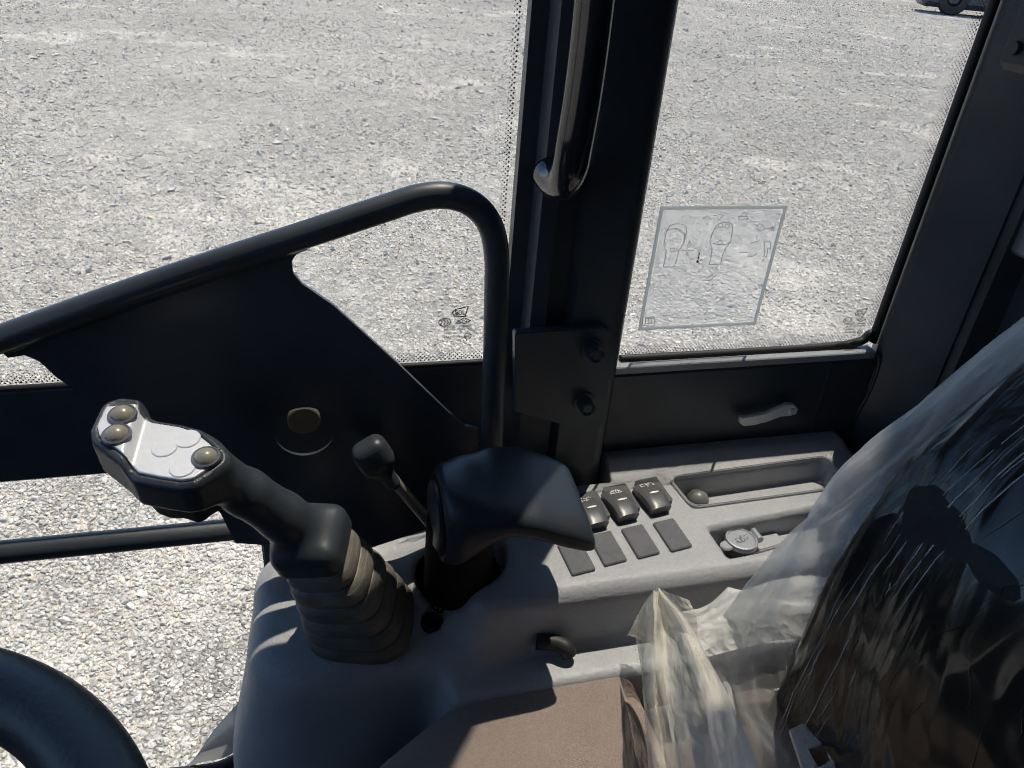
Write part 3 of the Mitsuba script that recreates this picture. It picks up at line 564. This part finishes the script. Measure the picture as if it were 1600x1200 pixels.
# ------------------------------------------------------------------ wrist rest
k = 'wrist_rest'; note(k, 'padded blue-black wrist rest arching over the console behind the joystick', 'wrist rest')
cpx = on_x(684, 806, 0.088)
def loft(st, n=64, sub=8):
    """sections (x, y centre, z centre, half depth, half height, exponent, z drop of the front) skinned smoothly"""
    Q = spline(np.array(st, float), sub); th = np.arange(n) * 2 * np.pi / n; V = []
    for x, y, z, hy, hz, e, dr_ in Q:
        r = 1 / (np.abs(np.cos(th))**e + np.abs(np.sin(th))**e)**(1 / e); yy = r * np.cos(th)
        V.append(np.stack([np.full(n, x), y + hy * yy, z + hz * r * np.sin(th) - dr_ * (0.5 - 0.5 * yy)**2 + 0.20 * hy * yy * smooth01(0.075, 0.15, x)], 1))
    V = np.vstack(V); N = len(Q); i, j = np.meshgrid(np.arange(N - 1), np.arange(n), indexing='ij'); j2 = (j + 1) % n
    q = np.stack([i * n + j, i * n + j2, (i + 1) * n + j2, (i + 1) * n + j], -1).reshape(-1, 4); V = np.vstack([V, V[:n].mean(0), V[-n:].mean(0)]); k = np.arange(n); e0 = (N - 1) * n
    f = np.vstack([q[:, [0, 1, 2]], q[:, [0, 2, 3]], np.stack([(k + 1) % n, k, k * 0 + len(V) - 2], 1), np.stack([k + e0, (k + 1) % n + e0, k * 0 + len(V) - 1], 1)])
    m = trimesh.Trimesh(V, f, process=False)
    if m.volume < 0: m.invert()
    return m
ST = [(0.0764, 0.400, -0.352, 0.014, 0.018, 2.1, 0), (0.0768, 0.400, -0.352, 0.025, 0.029, 2.2, 0), (0.0795, 0.400, -0.3515, 0.0300, 0.0335, 2.3, 0), (0.087, 0.399, -0.350, 0.0335, 0.0325, 2.5, 0), (0.096, 0.399, -0.3450, 0.0355, 0.0265, 2.8, 0),
      (0.107, 0.397, -0.3375, 0.0360, 0.0170, 3.0, 0), (0.120, 0.396, -0.3328, 0.0365, 0.0116, 3.4, 0), (0.138, 0.395, -0.3355, 0.0365, 0.0108, 3.6, 0), (0.155, 0.394, -0.3422, 0.0365, 0.0106, 3.8, 0),
      (0.166, 0.393, -0.3468, 0.0360, 0.0102, 3.8, 0), (0.1735, 0.3925, -0.3502, 0.0350, 0.0092, 3.8, 0), (0.1778, 0.392, -0.3522, 0.0335, 0.0068, 3.6, 0), (0.1796, 0.392, -0.3530, 0.0310, 0.0028, 3.4, 0)]
cy, cz = 0.398, -0.352
add(f'{k}__pad', loft(ST), 'soft_black', True)
add(f'{k}__pivot_cap', lathe([(0, 0.0050), (0.0215, 0.0044), (0.0245, 0.0030), (0.0252, -0.004), (0, -0.004)], frame_of((0.0772, cy + 0.002, cz), (0, -1, 0), (0, 0, 1)), 48), 'soft_black', 40)
add(f'{k}__hub_groove', lathe([(0.0250, 0.0012), (0.0285, 0.0006), (0.0285, -0.004), (0.0250, -0.004), (0.0250, 0.0012)], frame_of((0.0772, cy + 0.002, cz), (0, -1, 0), (0, 0, 1)), 48), 'deep_black', 40)
add(f'{k}__pedestal', nets(lambda X, Y, Z: s_cap(X, Y, Z, (0.094, cy + 0.004, cz - 0.010), (0.101, cy + 0.032, -0.480), 0.024, 0.028), (0.055, 0.35, -0.51), (0.15, 0.46, -0.36), 0.002), 'deep_black', True)  # black colour also paints in the shade under the rest

# ------------------------------------------------------------------ lever behind the rest
k = 'control_lever'; note(k, 'short lever with a black squared knob on a pale metal shaft', 'lever')
kc, ks = on_y(583, 712, 0.44), on_y(662, 806, 0.455)
ax = (ks - kc) / np.linalg.norm(ks - kc)
LM = frame_of(kc, np.cross(ax, [0, -1, 0.2]), np.array([0, -1, 0.2]))
m = nets(lambda X, Y, Z: sm(s_box(X, Y, Z, (0, 0, 0), (0.0128, 0.0105, 0.0125), 0.0075), s_cap(X, Y, Z, (0, 0, 0), (0, 0, -0.026), 0.007, 0.0055), 0.008), (-0.018, -0.018, -0.035), (0.018, 0.018, 0.02), 0.0011)
if (LM[:3, 2] @ ax) > 0: m.vertices[:, 2] *= -1; m.invert()
m.apply_transform(LM); add(f'{k}__knob', m, 'grip_black', True)
add(f'{k}__shaft', tube([kc + ax * 0.016, ks + ax * 0.02], 0.0044, 20), 'shaft_beige', True)

# ------------------------------------------------------------------ joystick
k = 'joystick'; note(k, 'black joystick with silver button plate and ribbed dusty rubber boot', 'joystick')
nrm = np.array([-0.05, -0.20, 0.98]); nrm /= np.linalg.norm(nrm)
H0 = on_y(255, 705, 0.372); E1 = np.array([1.0, 0, 0]); E1 -= nrm * (E1 @ nrm); E1 /= np.linalg.norm(E1); E2 = np.cross(nrm, E1)
HM = np.eye(4); HM[:3, 0], HM[:3, 1], HM[:3, 2], HM[:3, 3] = E1, E2, nrm, H0
def to_l(p): return np.array([(p - H0) @ E1, (p - H0) @ E2, (p - H0) @ nrm])
def pl2(u, v, dz=0.0):
    q = to_l(on_p(u, v, H0 + nrm * dz, nrm)); return (q[0], q[1])
plate0 = [pl2(*q) for q in ((172, 640), (190, 634), (215, 637), (222, 652), (240, 660), (280, 666), (303, 673), (325, 690), (344, 708), (344, 718), (322, 734), (302, 747), (282, 750), (250, 745), (215, 738), (200, 722), (180, 707), (158, 690), (155, 676), (162, 660))]
pg_ = Polygon(plate0).buffer(0.0025, 4).buffer(-0.0045, 4).buffer(0.002, 4).simplify(0.00025); plate = list(pg_.exterior.coords)[:-1]
sa, sb = np.array(pl2(219, 645)), np.array(pl2(198, 718)); sd = (sb - sa) / np.linalg.norm(sb - sa); sn = np.array([-sd[1], sd[0]]); sn = sn if sn[0] > 0 else -sn
def step(X, Y): return 0.0055 * (1 - smooth01(-0.002, 0.0045, (X - sa[0]) * sn[0] + (Y - sa[1]) * sn[1]))
gp = [to_l(on_y(u, v, y)) for u, v, y in ((318, 735, 0.374), (385, 770, 0.378), (440, 806, 0.384), (482, 838, 0.389))]
C1, B0 = on_y(494, 856, 0.389), np.array([0.0260, 0.408, PODT + 0.002]); bax = (C1 - B0) / np.linalg.norm(C1 - B0)
CE = np.array([0.965, -0.262, 0.0]); CE = CE - bax * (CE @ bax); CM = frame_of(C1 + bax * 0.008, CE, np.cross(bax, CE)); Cw = np.linalg.inv(CM) @ HM
def head(X, Y, Z):
    p2 = s_poly(X, Y, plate)
    body = np.maximum(p2 - 0.0045 + 0.006, np.maximum(Z - step(X, Y) + 0.0005 + 0.006, -Z - 0.024 + 0.006))
    q0, q1 = p2 + 0.0015, np.maximum(Z - step(X, Y) + 0.0065, -Z - 0.020)
    body = np.minimum(np.maximum(q0, q1), 0) + np.sqrt(np.maximum(q0, 0)**2 + np.maximum(q1, 0)**2) - 0.006
    grip = sm(s_cap(X, Y, Z, gp[0], gp[1], 0.0135, 0.0140), s_cap(X, Y, Z, gp[1], gp[2], 0.0140, 0.0150), 0.004)
    grip = sm(grip, s_cap(X, Y, Z, gp[2], gp[3], 0.0150, 0.0180), 0.004)
    x, y, z = (Cw[i, 0] * X + Cw[i, 1] * Y + Cw[i, 2] * Z + Cw[i, 3] for i in range(3))
    col = s_box(x, y, z, (0, 0, 0), (0.0228, 0.0228, 0.0140), 0.010)
    d = sm(sm(body, grip, 0.014), col, 0.010)
    gv = np.maximum(p2 - 0.0006, -(Z - step(X, Y) + 0.0022)); return sx(d, -gv, 0.001)
m = nets(head, (-0.062, -0.075, -0.125), (0.125, 0.045, 0.014), 0.0012); m.apply_transform(HM); add(f'{k}__handle', m, 'grip_black', True)
def face(X, Y, Z):
    q0, q1 = s_poly(X, Y, plate) + 0.0008, abs(Z - step(X, Y) + 0.0012) - 0.0012 + 0.0006
    return np.minimum(np.maximum(q0, q1), 0) + np.sqrt(np.maximum(q0, 0)**2 + np.maximum(q1, 0)**2) - 0.0006
m = nets(face, (-0.055, -0.032, -0.006), (0.048, 0.034, 0.009), 0.0006); m.apply_transform(HM); add(f'{k}__face_plate', m, 'silver_plate', 50, label='silver grey stepped plate on the joystick head')
def under(X, Y, Z):
    q0, q1 = s_poly(X, Y, plate) + 0.0055 - 0.1 * (Z + 0.04), abs(Z + 0.030) - 0.0085
    rib = 0.0012 * np.sin(X * 420)
    return np.minimum(np.maximum(q0, q1 + rib), 0) + np.sqrt(np.maximum(q0, 0)**2 + np.maximum(q1 + rib, 0)**2) - 0.003
m = nets(under, (-0.06, -0.04, -0.05), (0.055, 0.042, -0.012), 0.0011); m.apply_transform(HM); add(f'{k}__rubber_underside', m, 'rubber', True)
for (u, v, dz) in ((190, 645, 0.0055), (181, 676, 0.0055), (321, 712, 0.0)):
    q = pl2(u, v, dz + 0.002); fr = HM @ frame_of((q[0], q[1], dz), (1, 0, 0), (0, 1, 0))
    b = add(f'{k}__button', lathe([(0, 0.0052), (0.002, 0.0050), (0.004, 0.0041), (0.0055, 0.0026), (0.0062, 0.0010), (0.0062, 0), (0, 0)], fr, 32), 'button_beige', 40)
    add(f'{b}__rim', lathe([(0.0060, 0.0012), (0.0068, 0.0020), (0.0076, 0.0014), (0.0078, -0.0002), (0.006, -0.0002), (0.0060, 0.0012)], fr, 36), 'ring_grey', 40)
for (u, v) in ((293, 686), (257, 700), (285, 731)):
    q = pl2(u, v); fr = HM @ frame_of((q[0], q[1], 0), (1, 0, 0), (0, 1, 0))
    add(f'{k}__blank_cap', lathe([(0, 0.0007), (0.0064, 0.0007), (0.0070, 0.0001), (0.0070, -0.0005), (0, -0.0005)], fr, 40), 'silver_plate', 30)
def boot():
    N, S_, nb = 205, 80, 6; th = np.arange(S_) * 2 * np.pi / S_; V = []
    P = spline([C1 - bax * 0.002, (C1 + B0) / 2 + np.array([0.002, 0.0, -0.002]), B0], 90); P = P[np.linspace(0, len(P) - 1, N).astype(int)]
    tilt = np.array([0, -0.10, 1.0]); tilt /= np.linalg.norm(tilt)
    for i in range(N):
        t = i / (N - 1); s = t * nb; fr = s - math.floor(s) if i < N - 1 else 1.0
        a = 0.0046 * math.sin(math.pi * min(max(fr, 0), 1))**0.42 - 0.0022
        w = 0.0190 + (0.0362 - 0.0190) * t**0.9 + a
        n = bax * (1 - t) + tilt * t; n /= np.linalg.norm(n); e1 = np.array([0.965, -0.262, 0.0]); e1 = e1 - n * (e1 @ n); e1 /= np.linalg.norm(e1); e2 = np.cross(n, e1)
        r = w / (np.abs(np.cos(th))**3.3 + np.abs(np.sin(th))**3.3)**(1 / 3.3)
        V.append(P[i] + (r * np.cos(th))[:, None] * e1 + (r * np.sin(th))[:, None] * e2)
    V = np.vstack(V); i, j = np.meshgrid(np.arange(N - 1), np.arange(S_), indexing='ij'); j2 = (j + 1) % S_
    q = np.stack([i * S_ + j, (i + 1) * S_ + j, (i + 1) * S_ + j2, i * S_ + j2], -1).reshape(-1, 4)
    return trimesh.Trimesh(V, np.vstack([q[:, [0, 1, 2]], q[:, [0, 2, 3]]]), process=False)
add(f'{k}__boot', boot(), 'rubber_dusty', 50, label='ribbed black rubber boot coated in brown dust')


# ------------------------------------------------------------------ steering wheel at the left knee
k = 'steering_wheel'; note(k, 'thick dark steering wheel rim at the lower left edge', 'steering wheel')
ZW = -0.27
pts = np.array([on_z(u, v, ZW) for u, v in ((0, 1083), (70, 1120), (140, 1195))])
def circ(p):
    A = np.column_stack([2 * p[:, 0], 2 * p[:, 1], np.ones(3)]); s = np.linalg.solve(A, (p[:, :2]**2).sum(1)); return s[:2], math.sqrt(s[2] + s[0]**2 + s[1]**2)
wc, wr = circ(pts)
a = np.linspace(0, 2 * np.pi, 120, endpoint=False)
add(f'{k}__rim', tube(np.stack([wc[0] + wr * np.cos(a), wc[1] + wr * np.sin(a), np.full(120, ZW)], 1), 0.0150, 28, closed=True), 'soft_black', True)


for q in (1.95, 4.05, 6.15):
    c_, s_ = math.cos(q), math.sin(q); add(f'{k}__spoke', tube([(wc[0] + 0.03 * c_, wc[1] + 0.03 * s_, ZW - 0.035), (wc[0] + 0.6 * wr * c_, wc[1] + 0.6 * wr * s_, ZW - 0.02), (wc[0] + (wr - 0.005) * c_, wc[1] + (wr - 0.005) * s_, ZW)], 0.009, 16), 'soft_black', True)
add(f'{k}__hub', lathe([(0, 0.012), (0.026, 0.010), (0.034, 0.002), (0.036, -0.03), (0, -0.03)], frame_of((wc[0], wc[1], ZW - 0.03), (1, 0, 0), (0, 1, 0)), 36), 'soft_black', 40)
add(f'{k}__column', tube([(wc[0], wc[1], ZW - 0.055), (wc[0] - 0.05, wc[1], -0.60), (wc[0] - 0.10, wc[1], FLOOR - 0.002)], (0.026, 0.032, 0.045), 20), 'paint', True)

# ------------------------------------------------------------------ seat, its cover and belt
k = 'operator_seat'; note(k, 'operator seat with brown ribbed cloth cushion and dark backrest under plastic', 'seat')
SZ = -0.478
add(f'{k}__cushion', nets(lambda X, Y, Z: sx((Y - 0.361 - 0.50 * (X - 0.098)) * 0.89, s_box2(X, Y, Z + 0.6 * np.maximum(0.11 - X, 0)**1.5, (0.012, -0.16, -0.62), (0.222, 0.361, SZ), 0.018), 0.03), (-0.06, -0.18, -0.64), (0.24, 0.375, -0.46), 0.0035), 'cloth', True, label='brown ribbed cloth seat cushion, partly sunlit')
add(f'{k}__bolster', nets(lambda X, Y, Z: s_box2(X, Y, Z, (0.2235, -0.16, -0.62), (0.34, 0.330, -0.500), 0.010), (0.22, -0.18, -0.64), (0.35, 0.35, -0.47), 0.004), 'cloth', True)
def xb(z): return 0.318 + 0.07 * (z + 0.485) + 0.9 * np.maximum(0, z + 0.27)
def back(X, Y, Z): return s_box2(X - xb(Z), Y, Z, (0.0, -0.22, -0.62), (0.13, 0.300, 0.16), 0.030) * 0.7
add(f'{k}__backrest', nets(back, (0.28, -0.24, -0.64), (0.87, 0.32, 0.19), 0.006), 'dark_cloth', True)

k = 'belt_buckle'; o = on_z(1272, 1168, -0.455); note(k, 'pale seat belt tongue plate with a slot lying under the plastic', 'belt buckle')
bl = Polygon([(on_z(u, v, -0.455)[0], on_z(u, v, -0.455)[1]) for u, v in ((1233, 1142), (1272, 1121), (1304, 1180), (1306, 1230), (1262, 1230))]).buffer(-0.001).buffer(0.001)
hl = Polygon([(on_z(u, v, -0.455)[0], on_z(u, v, -0.455)[1]) for u, v in ((1266, 1174), (1285, 1167), (1296, 1188), (1278, 1197))]).buffer(0.001)
add(f'{k}__tongue', prism(bl.difference(hl), -0.456, -0.4535, None, 0.0005), 'steel')
add(f'{k}__webbing', prism(Polygon([(on_z(u, v, -0.458)[0], on_z(u, v, -0.458)[1]) for u, v in ((1255, 1225), (1310, 1225), (1330, 1300), (1270, 1300))]), -0.4605, -0.4585), 'rubber')

# ------------------------------------------------------------------ thin plastic dust cover
def film_op(base, streak, fade):
    def fn(p, n, uv):
        w = mikit.fbm(uv.x * 4, uv.y * 3, 1.0, 3) * 0.5; u, v = uv.x + w * 0.3, uv.y + w * 0.2
        a = 1 - dr.abs(2 * mikit.fbm(u * 18, v * 4, 5.0, 2) - 1); b = 1 - dr.abs(2 * mikit.fbm(u * 30, v * 20, 9.0, 2) - 1); c = mikit.fbm(u * 5, v * 2.5, 2.0, 3)
        return dr.clip((base * (0.35 + 1.3 * c) + streak * a**10 + 0.6 * streak * b**12) * (1 - fade * mikit.smoothstep(0.50, 0.64, uv.x)), 0.02, 0.95)
    return fn
def clear_film(base, streak, color, fade):
    h = film_op(base, streak, fade)
    return {'type': 'mask', 'opacity': mikit.proc(lambda p, n, uv: 0.56 - 0.51 * mikit.smoothstep(0.50, 0.66, uv.x)), 'bsdf': {'type': 'principledthin', 'base_color': {'type': 'rgb', 'value': color}, 'roughness': 0.14, 'spec_trans': mikit.proc(lambda p, n, uv: 1 - 1.8 * h(p, n, uv)), 'diff_trans': 0.9, 'eta': 1.55}}
def film(base, streak, color, fade=0.0): return {'type': 'mask', 'opacity': mikit.proc(film_op(base, streak, fade)), 'bsdf': {'type': 'principledthin', 'base_color': {'type': 'rgb', 'value': color}, 'roughness': 0.10, 'spec_trans': 0.0, 'diff_trans': 0.9, 'eta': 1.75}}
M['film'] = clear_film(0.25, 0.36, [0.88, 0.89, 0.90], 0.80); M['film_fold'] = film(0.66, 0.30, [0.90, 0.91, 0.89]); M['film_cream'] = film(0.50, 0.34, [0.88, 0.85, 0.75])
UVS, KEEP, GRID = {}, [], []
def patch(curves, nu, nv, crumple, seed, thick=0.0):
    """a sheet skinned through guide curves (each a list of points), crumpled along its normal"""
    C = [spline(c, 24) for c in curves]; C = np.array([c[np.linspace(0, len(c) - 1, nv).astype(int)] if False else np.stack([np.interp(np.linspace(0, 1, nv), np.linspace(0, 1, len(c)), c[:, k_]) for k_ in range(3)], 1) for c in C])
    G = np.array([spline(C[:, j], 24) for j in range(nv)])                       # nv, many, 3
    G = np.array([np.stack([np.interp(np.linspace(0, 1, nu), np.linspace(0, 1, g.shape[0]), g[:, k_]) for k_ in range(3)], 1) for g in G])   # nv, nu, 3
    du, dv = np.gradient(G, axis=1), np.gradient(G, axis=0); N = np.cross(du, dv); N /= np.linalg.norm(N, axis=2, keepdims=True) + 1e-12
    U, Vv = np.meshgrid(np.linspace(0, 1, nu), np.linspace(0, 1, nv)); G = G + N * crumple(U, Vv, G, seed)[..., None]
    i, j = np.meshgrid(np.arange(nv - 1), np.arange(nu - 1), indexing='ij'); q = np.stack([i * nu + j, i * nu + j + 1, (i + 1) * nu + j + 1, (i + 1) * nu + j], -1).reshape(-1, 4)
    m = trimesh.Trimesh(G.reshape(-1, 3), np.vstack([q[:, [0, 1, 2]], q[:, [0, 2, 3]]]), process=False); GRID.append(G); UVS[id(m)] = np.stack([U.ravel(), Vv.ravel()], 1); KEEP.append(m); return m
def glint_lines(G, n, us, vs, lens, wid, seed, shear=0.0, spread=0.10):
    """thin ribbons along a sheet, painting in the highlights of its creases"""
    r = np.random.default_rng(seed); nv, nu = G.shape[:2]; Ns = np.cross(np.gradient(G, axis=1), np.gradient(G, axis=0)); Ns /= np.linalg.norm(Ns, axis=2, keepdims=True) + 1e-12; out = []
    Ns = Ns * np.where((Ns * G).sum(2, keepdims=True) > 0, -1, 1)
    for _ in range(n):
        k_ = int(r.integers(6, 13)); v0 = r.uniform(*vs); L_ = r.uniform(*lens) * r.choice([1.0, 0.45, 0.25]); u0 = r.uniform(*us); t = np.linspace(0, 1, k_)
        u = np.clip(u0 - shear * L_ * t + r.normal(0, spread) * L_ * t + np.cumsum(r.normal(0, 0.0022, k_)), 0.01, 0.99); v = np.clip(v0 + L_ * t, 0.005, 0.995); i, j = (v * (nv - 1)).astype(int), (u * (nu - 1)).astype(int); fi, fj = (v * (nv - 1) - i)[:, None], (u * (nu - 1) - j)[:, None]; i2, j2 = np.minimum(i + 1, nv - 1), np.minimum(j + 1, nu - 1)
        P = G[i, j] * (1 - fi) * (1 - fj) + G[i2, j] * fi * (1 - fj) + G[i, j2] * (1 - fi) * fj + G[i2, j2] * fi * fj + Ns[i, j] * 0.0007; d = np.gradient(P, axis=0); s_ = np.cross(d, Ns[i, j]); s_ /= np.linalg.norm(s_, axis=1, keepdims=True) + 1e-12; w = (r.uniform(*wid) * np.sin(np.pi * np.clip(t, 0.03, 0.97))**0.6 * r.uniform(0.4, 1, k_))[:, None]
        V = np.vstack([P - s_ * w, P + s_ * w]); a = np.arange(k_ - 1); out.append(trimesh.Trimesh(V, np.vstack([np.stack([a, a + 1, a + k_], 1), np.stack([a + 1, a + 1 + k_, a + k_], 1)]), process=False))
    return cat(out)
M['glint_white'] = {'type': 'mask', 'opacity': mikit.proc(lambda p, n, uv: 0.50 + 0.48 * mikit.noise(p.x * 130, p.y * 130, p.z * 130)), 'bsdf': {'type': 'principledthin', 'base_color': {'type': 'rgb', 'value': [0.88, 0.89, 0.88]}, 'roughness': 0.25, 'diff_trans': 1.0}}  # pale colour for the painted crease highlights
M['glint_dim'] = two(principled((0.045, 0.043, 0.040), 0.25, 0.6))
def ridge(p, o, seed): return 1 - np.abs(2 * meshkit.fbm(p, o, seed) - 1)
def creased(a1, f1, a2, f2, a3, f3, shear=0.0, warp=0.16):
    """long folds (stretched along the sheet's length) plus sharp small creases"""
    def fn(U, V, G, seed):
        wob = meshkit.fbm(np.stack([U * 2.5, V * 2.5, U * 0], -1), 3, seed) * warp
        U = U + shear * V; p1 = np.stack([(U + wob) * f1[0], (V + wob * 0.4) * f1[1], U * 0], -1); p2 = np.stack([(U + wob) * f2[0], (V + wob) * f2[1], U * 0 + 3], -1); p3 = np.stack([(U + wob) * f3[0], (V + wob) * f3[1], U * 0 + 8], -1)
        return a1 * (ridge(p1, 1, seed) - 0.6) + a2 * (ridge(p2, 2, seed + 3) - 0.6) + a3 * (ridge(p3, 2, seed + 7) - 0.6)
    return fn
k = 'plastic_cover'; note(k, 'crumpled clear plastic dust cover draped over the seat back', 'plastic sheet')
sil = [(1122, 1230, 0.242), (1106, 1120, 0.252), (1106, 1040, 0.264), (1118, 985, 0.275), (1150, 940, 0.285), (1182, 900, 0.295), (1255, 828, 0.315), (1342, 760, 0.34), (1425, 680, 0.365), (1505, 588, 0.39), (1600, 505, 0.42), (1720, 420, 0.455)]
Sp = np.array([on_x(*q) for q in sil])
def off(dx, dy, f=lambda t: 1.0): return [p + np.array([dx, dy, 0]) * f(i / 11) for i, p in enumerate(Sp)]
flare = lambda t: 1.0
C0 = off(0.16, -0.03); C1_ = off(0.05, -0.006); C2 = off(0.0, 0.0)
zf = [p[2] for p in Sp]
C3 = [np.array([min(xb(z), 0.345 + 0.9 * max(0, z + 0.27)) - 0.016 - 0.03 * (1 - i / 11), 0.312, z - 0.004]) for i, z in enumerate(zf)]; C4 = [np.array([xb(z - 0.02) - 0.020 - 0.02 * (1 - i / 11), 0.265, z - 0.02]) for i, z in enumerate(zf)]
C5 = [np.array([xb(z - 0.04) - 0.002, 0.205, z - 0.04]) for z in zf]; C6 = [np.array([xb(z - 0.05) + 0.012, 0.17, z - 0.05]) for z in zf]
add(f'{k}__draped_film', patch([C0, C1_, C2, C3, C4, C5, C6], 330, 380, creased(0.0065, (8, 1.4), 0.0024, (16, 6), 0.0008, (36, 26)), 11), 'film', True)
iw = [[np.array([xb(z) - o, y, z]) for z in np.linspace(-0.60, 0.12, 9)] for o, y in ((-0.03, 0.303), (0.004, 0.296), (0.008, 0.27), (0.008, 0.20), (0.008, 0.08), (0.008, -0.10))]
add('operator_seat__inner_wrap', patch(iw, 380, 440, creased(0.0085, (5, 2.6), 0.0042, (11, 7), 0.0011, (26, 20), 0.5, 0.45), 51), 'black_wrap', True, label='clear crinkled film over the black backrest, drawn as one opaque black sheet')  # clear film and dark seat built as a single opaque sheet
add('operator_seat__wrap_glint', glint_lines(GRID[-1], 60, (0.42, 0.98), (0.25, 0.85), (0.02, 0.12), (0.0002, 0.00045), 67, 0.4, 0.5), 'glint_dim', True, kind='stuff')  # lighter ribbons standing for glints on the dark wrap
add(f'{k}__film_glint', glint_lines(GRID[-1], 46, (0.36, 0.49), (0.02, 0.75), (0.04, 0.26), (0.00022, 0.00065), 61, 0.05), 'glint_white', True, kind='stuff')
# gathered fold along the console edge
t0_ = [on_z(u, v, z) for u, v, z in ((1040, 968, -0.43), (1100, 940, -0.425), (1160, 918, -0.42), (1230, 905, -0.42), (1330, 900, -0.42), (1420, 890, -0.42))]
t1_ = [on_z(u, v, z) for u, v, z in ((1060, 1000, -0.425), (1110, 975, -0.42), (1170, 955, -0.415), (1240, 945, -0.415), (1340, 940, -0.415), (1430, 930, -0.415))]
t2_ = [on_z(u, v, z) for u, v, z in ((1090, 1030, -0.435), (1130, 1020, -0.432), (1190, 1005, -0.43), (1260, 995, -0.43), (1350, 985, -0.43), (1440, 970, -0.43))]
add(f'{k}__gathered_fold', patch([t0_, t1_, t2_], 90, 260, creased(0.008, (2.2, 4.5), 0.0026, (4, 12), 0.0007, (10, 28)), 23), 'film_fold', True)
# cream flap hanging beside the cushion
fl = lambda pts: [on_x(*q) for q in pts]
f0 = fl([(1024, 921, 0.222), (1003, 950, 0.218), (994, 990, 0.215), (1000, 1060, 0.207), (1006, 1130, 0.200), (1010, 1230, 0.192)])
f1 = fl([(1025, 922, 0.220), (1024, 955, 0.213), (1020, 1000, 0.207), (1016, 1060, 0.199), (1018, 1130, 0.192), (1024, 1230, 0.185)])
f2 = fl([(1026, 922, 0.222), (1036, 965, 0.222), (1040, 1010, 0.216), (1046, 1070, 0.208), (1056, 1140, 0.202), (1066, 1230, 0.195)])
f3 = fl([(1030, 921, 0.224), (1058, 965, 0.224), (1076, 1010, 0.220), (1092, 1070, 0.214), (1110, 1140, 0.207), (1126, 1230, 0.200)])
f4 = fl([(1036, 922, 0.226), (1068, 958, 0.228), (1098, 1010, 0.228), (1130, 1070, 0.226), (1162, 1140, 0.222), (1200, 1230, 0.216)])
add(f'{k}__cream_flap', patch([f0, f1, f2, f3, f4], 120, 220, creased(0.0050, (3.6, 1.2), 0.0018, (8, 4), 0.0005, (20, 14)), 31), 'film_cream', True, label='cream coloured stiff flap of the plastic cover beside the cushion')
add(f'{k}__flap_glint', glint_lines(GRID[-1], 34, (0.08, 0.92), (0.02, 0.75), (0.06, 0.30), (0.0002, 0.0006), 71), 'glint_white', True, kind='stuff')
g0 = fl([(1026, 920, 0.224), (1045, 926, 0.234), (1078, 938, 0.25)]); g1 = fl([(1004, 948, 0.220), (1040, 965, 0.236), (1090, 975, 0.252)]); g2 = fl([(980, 992, 0.216), (1030, 1010, 0.236), (1085, 1030, 0.252)])
add(f'{k}__back_flap', patch([g0, g1, g2], 50, 50, creased(0.002, (2, 3), 0.001, (6, 6), 0.001, (16, 16)), 37), 'film_cream', True)

# ------------------------------------------------------------------ floor mat and far vehicle
k = 'floor_mat'
mc = [[on_y(u, v, y) for u, v, y in c] for c in (((278, 1204, 0.505), (312, 1192, 0.50), (350, 1184, 0.495), (385, 1165, 0.49), (430, 1150, 0.49)), ((292, 1196, 0.512), (318, 1174, 0.512), (350, 1150, 0.512), (390, 1122, 0.512), (430, 1110, 0.512)), ((305, 1186, 0.514), (326, 1152, 0.514), (352, 1120, 0.514), (392, 1080, 0.514), (430, 1060, 0.514)))]
mm = patch(mc, 30, 60, lambda U, V, G, s_: U * 0, 1)
add(k, mm, 'mat_grey', True, 'curled grey edge of a floor mat against the lower glass', 'floor mat')
add('excavator_cab__heel_rail', tube(spline([on_y(u, v, 0.50) for u, v in ((240, 1212), (300, 1206), (345, 1198), (390, 1176), (430, 1160))], 8), 0.006, 12), 'rubber', True)

k = 'parked_vehicle'; note(k, 'dark vehicle parked in its own shade at the far edge of the yard', 'vehicle')
vo = on_z(1512, 27, GZ); VM = frame_of(vo, (0.86, -0.5, 0), (0.5, 0.86, 0))
def vb(*a, c=0.05): m = bx(*a, c); m.apply_transform(VM); return m
add(f'{k}__body', vb(-1.9, 6.5, 0.0, 2.2, 0.24, 1.9, c=0.2), 'paint'); add(f'{k}__cabin', vb(-1.6, 1.6, 0.15, 2.05, 1.91, 3.0, c=0.2), 'paint')
for x in (-0.7, 2.6, 4.8):
    wm = lathe([(0.28, -0.16), (0.55, -0.16), (0.60, -0.1), (0.60, 0.1), (0.55, 0.16), (0.28, 0.16), (0.28, -0.16)], VM @ frame_of((x, 0.12, 0.60), (1, 0, 0), (0, 0, 1)), 32); w_ = add(f'{k}__wheel', wm, 'rubber', 30)
    add(f'{w_}__rim', lathe([(0, 0.1), (0.2, 0.12), (0.27, 0.15), (0.27, -0.1), (0, -0.1)], VM @ frame_of((x, 0.12, 0.60), (1, 0, 0), (0, 0, 1)), 24), 'deep_black', 30)
add(f'{k}__side_window', vb(-1.2, 1.2, 0.10, 0.149, 2.1, 2.8, c=0.01), 'paint_gloss'); add(f'{k}__marker_strip', vb(0.55, 0.62, -0.05, -0.005, 0.6, 1.1, c=0.0), 'white_print')
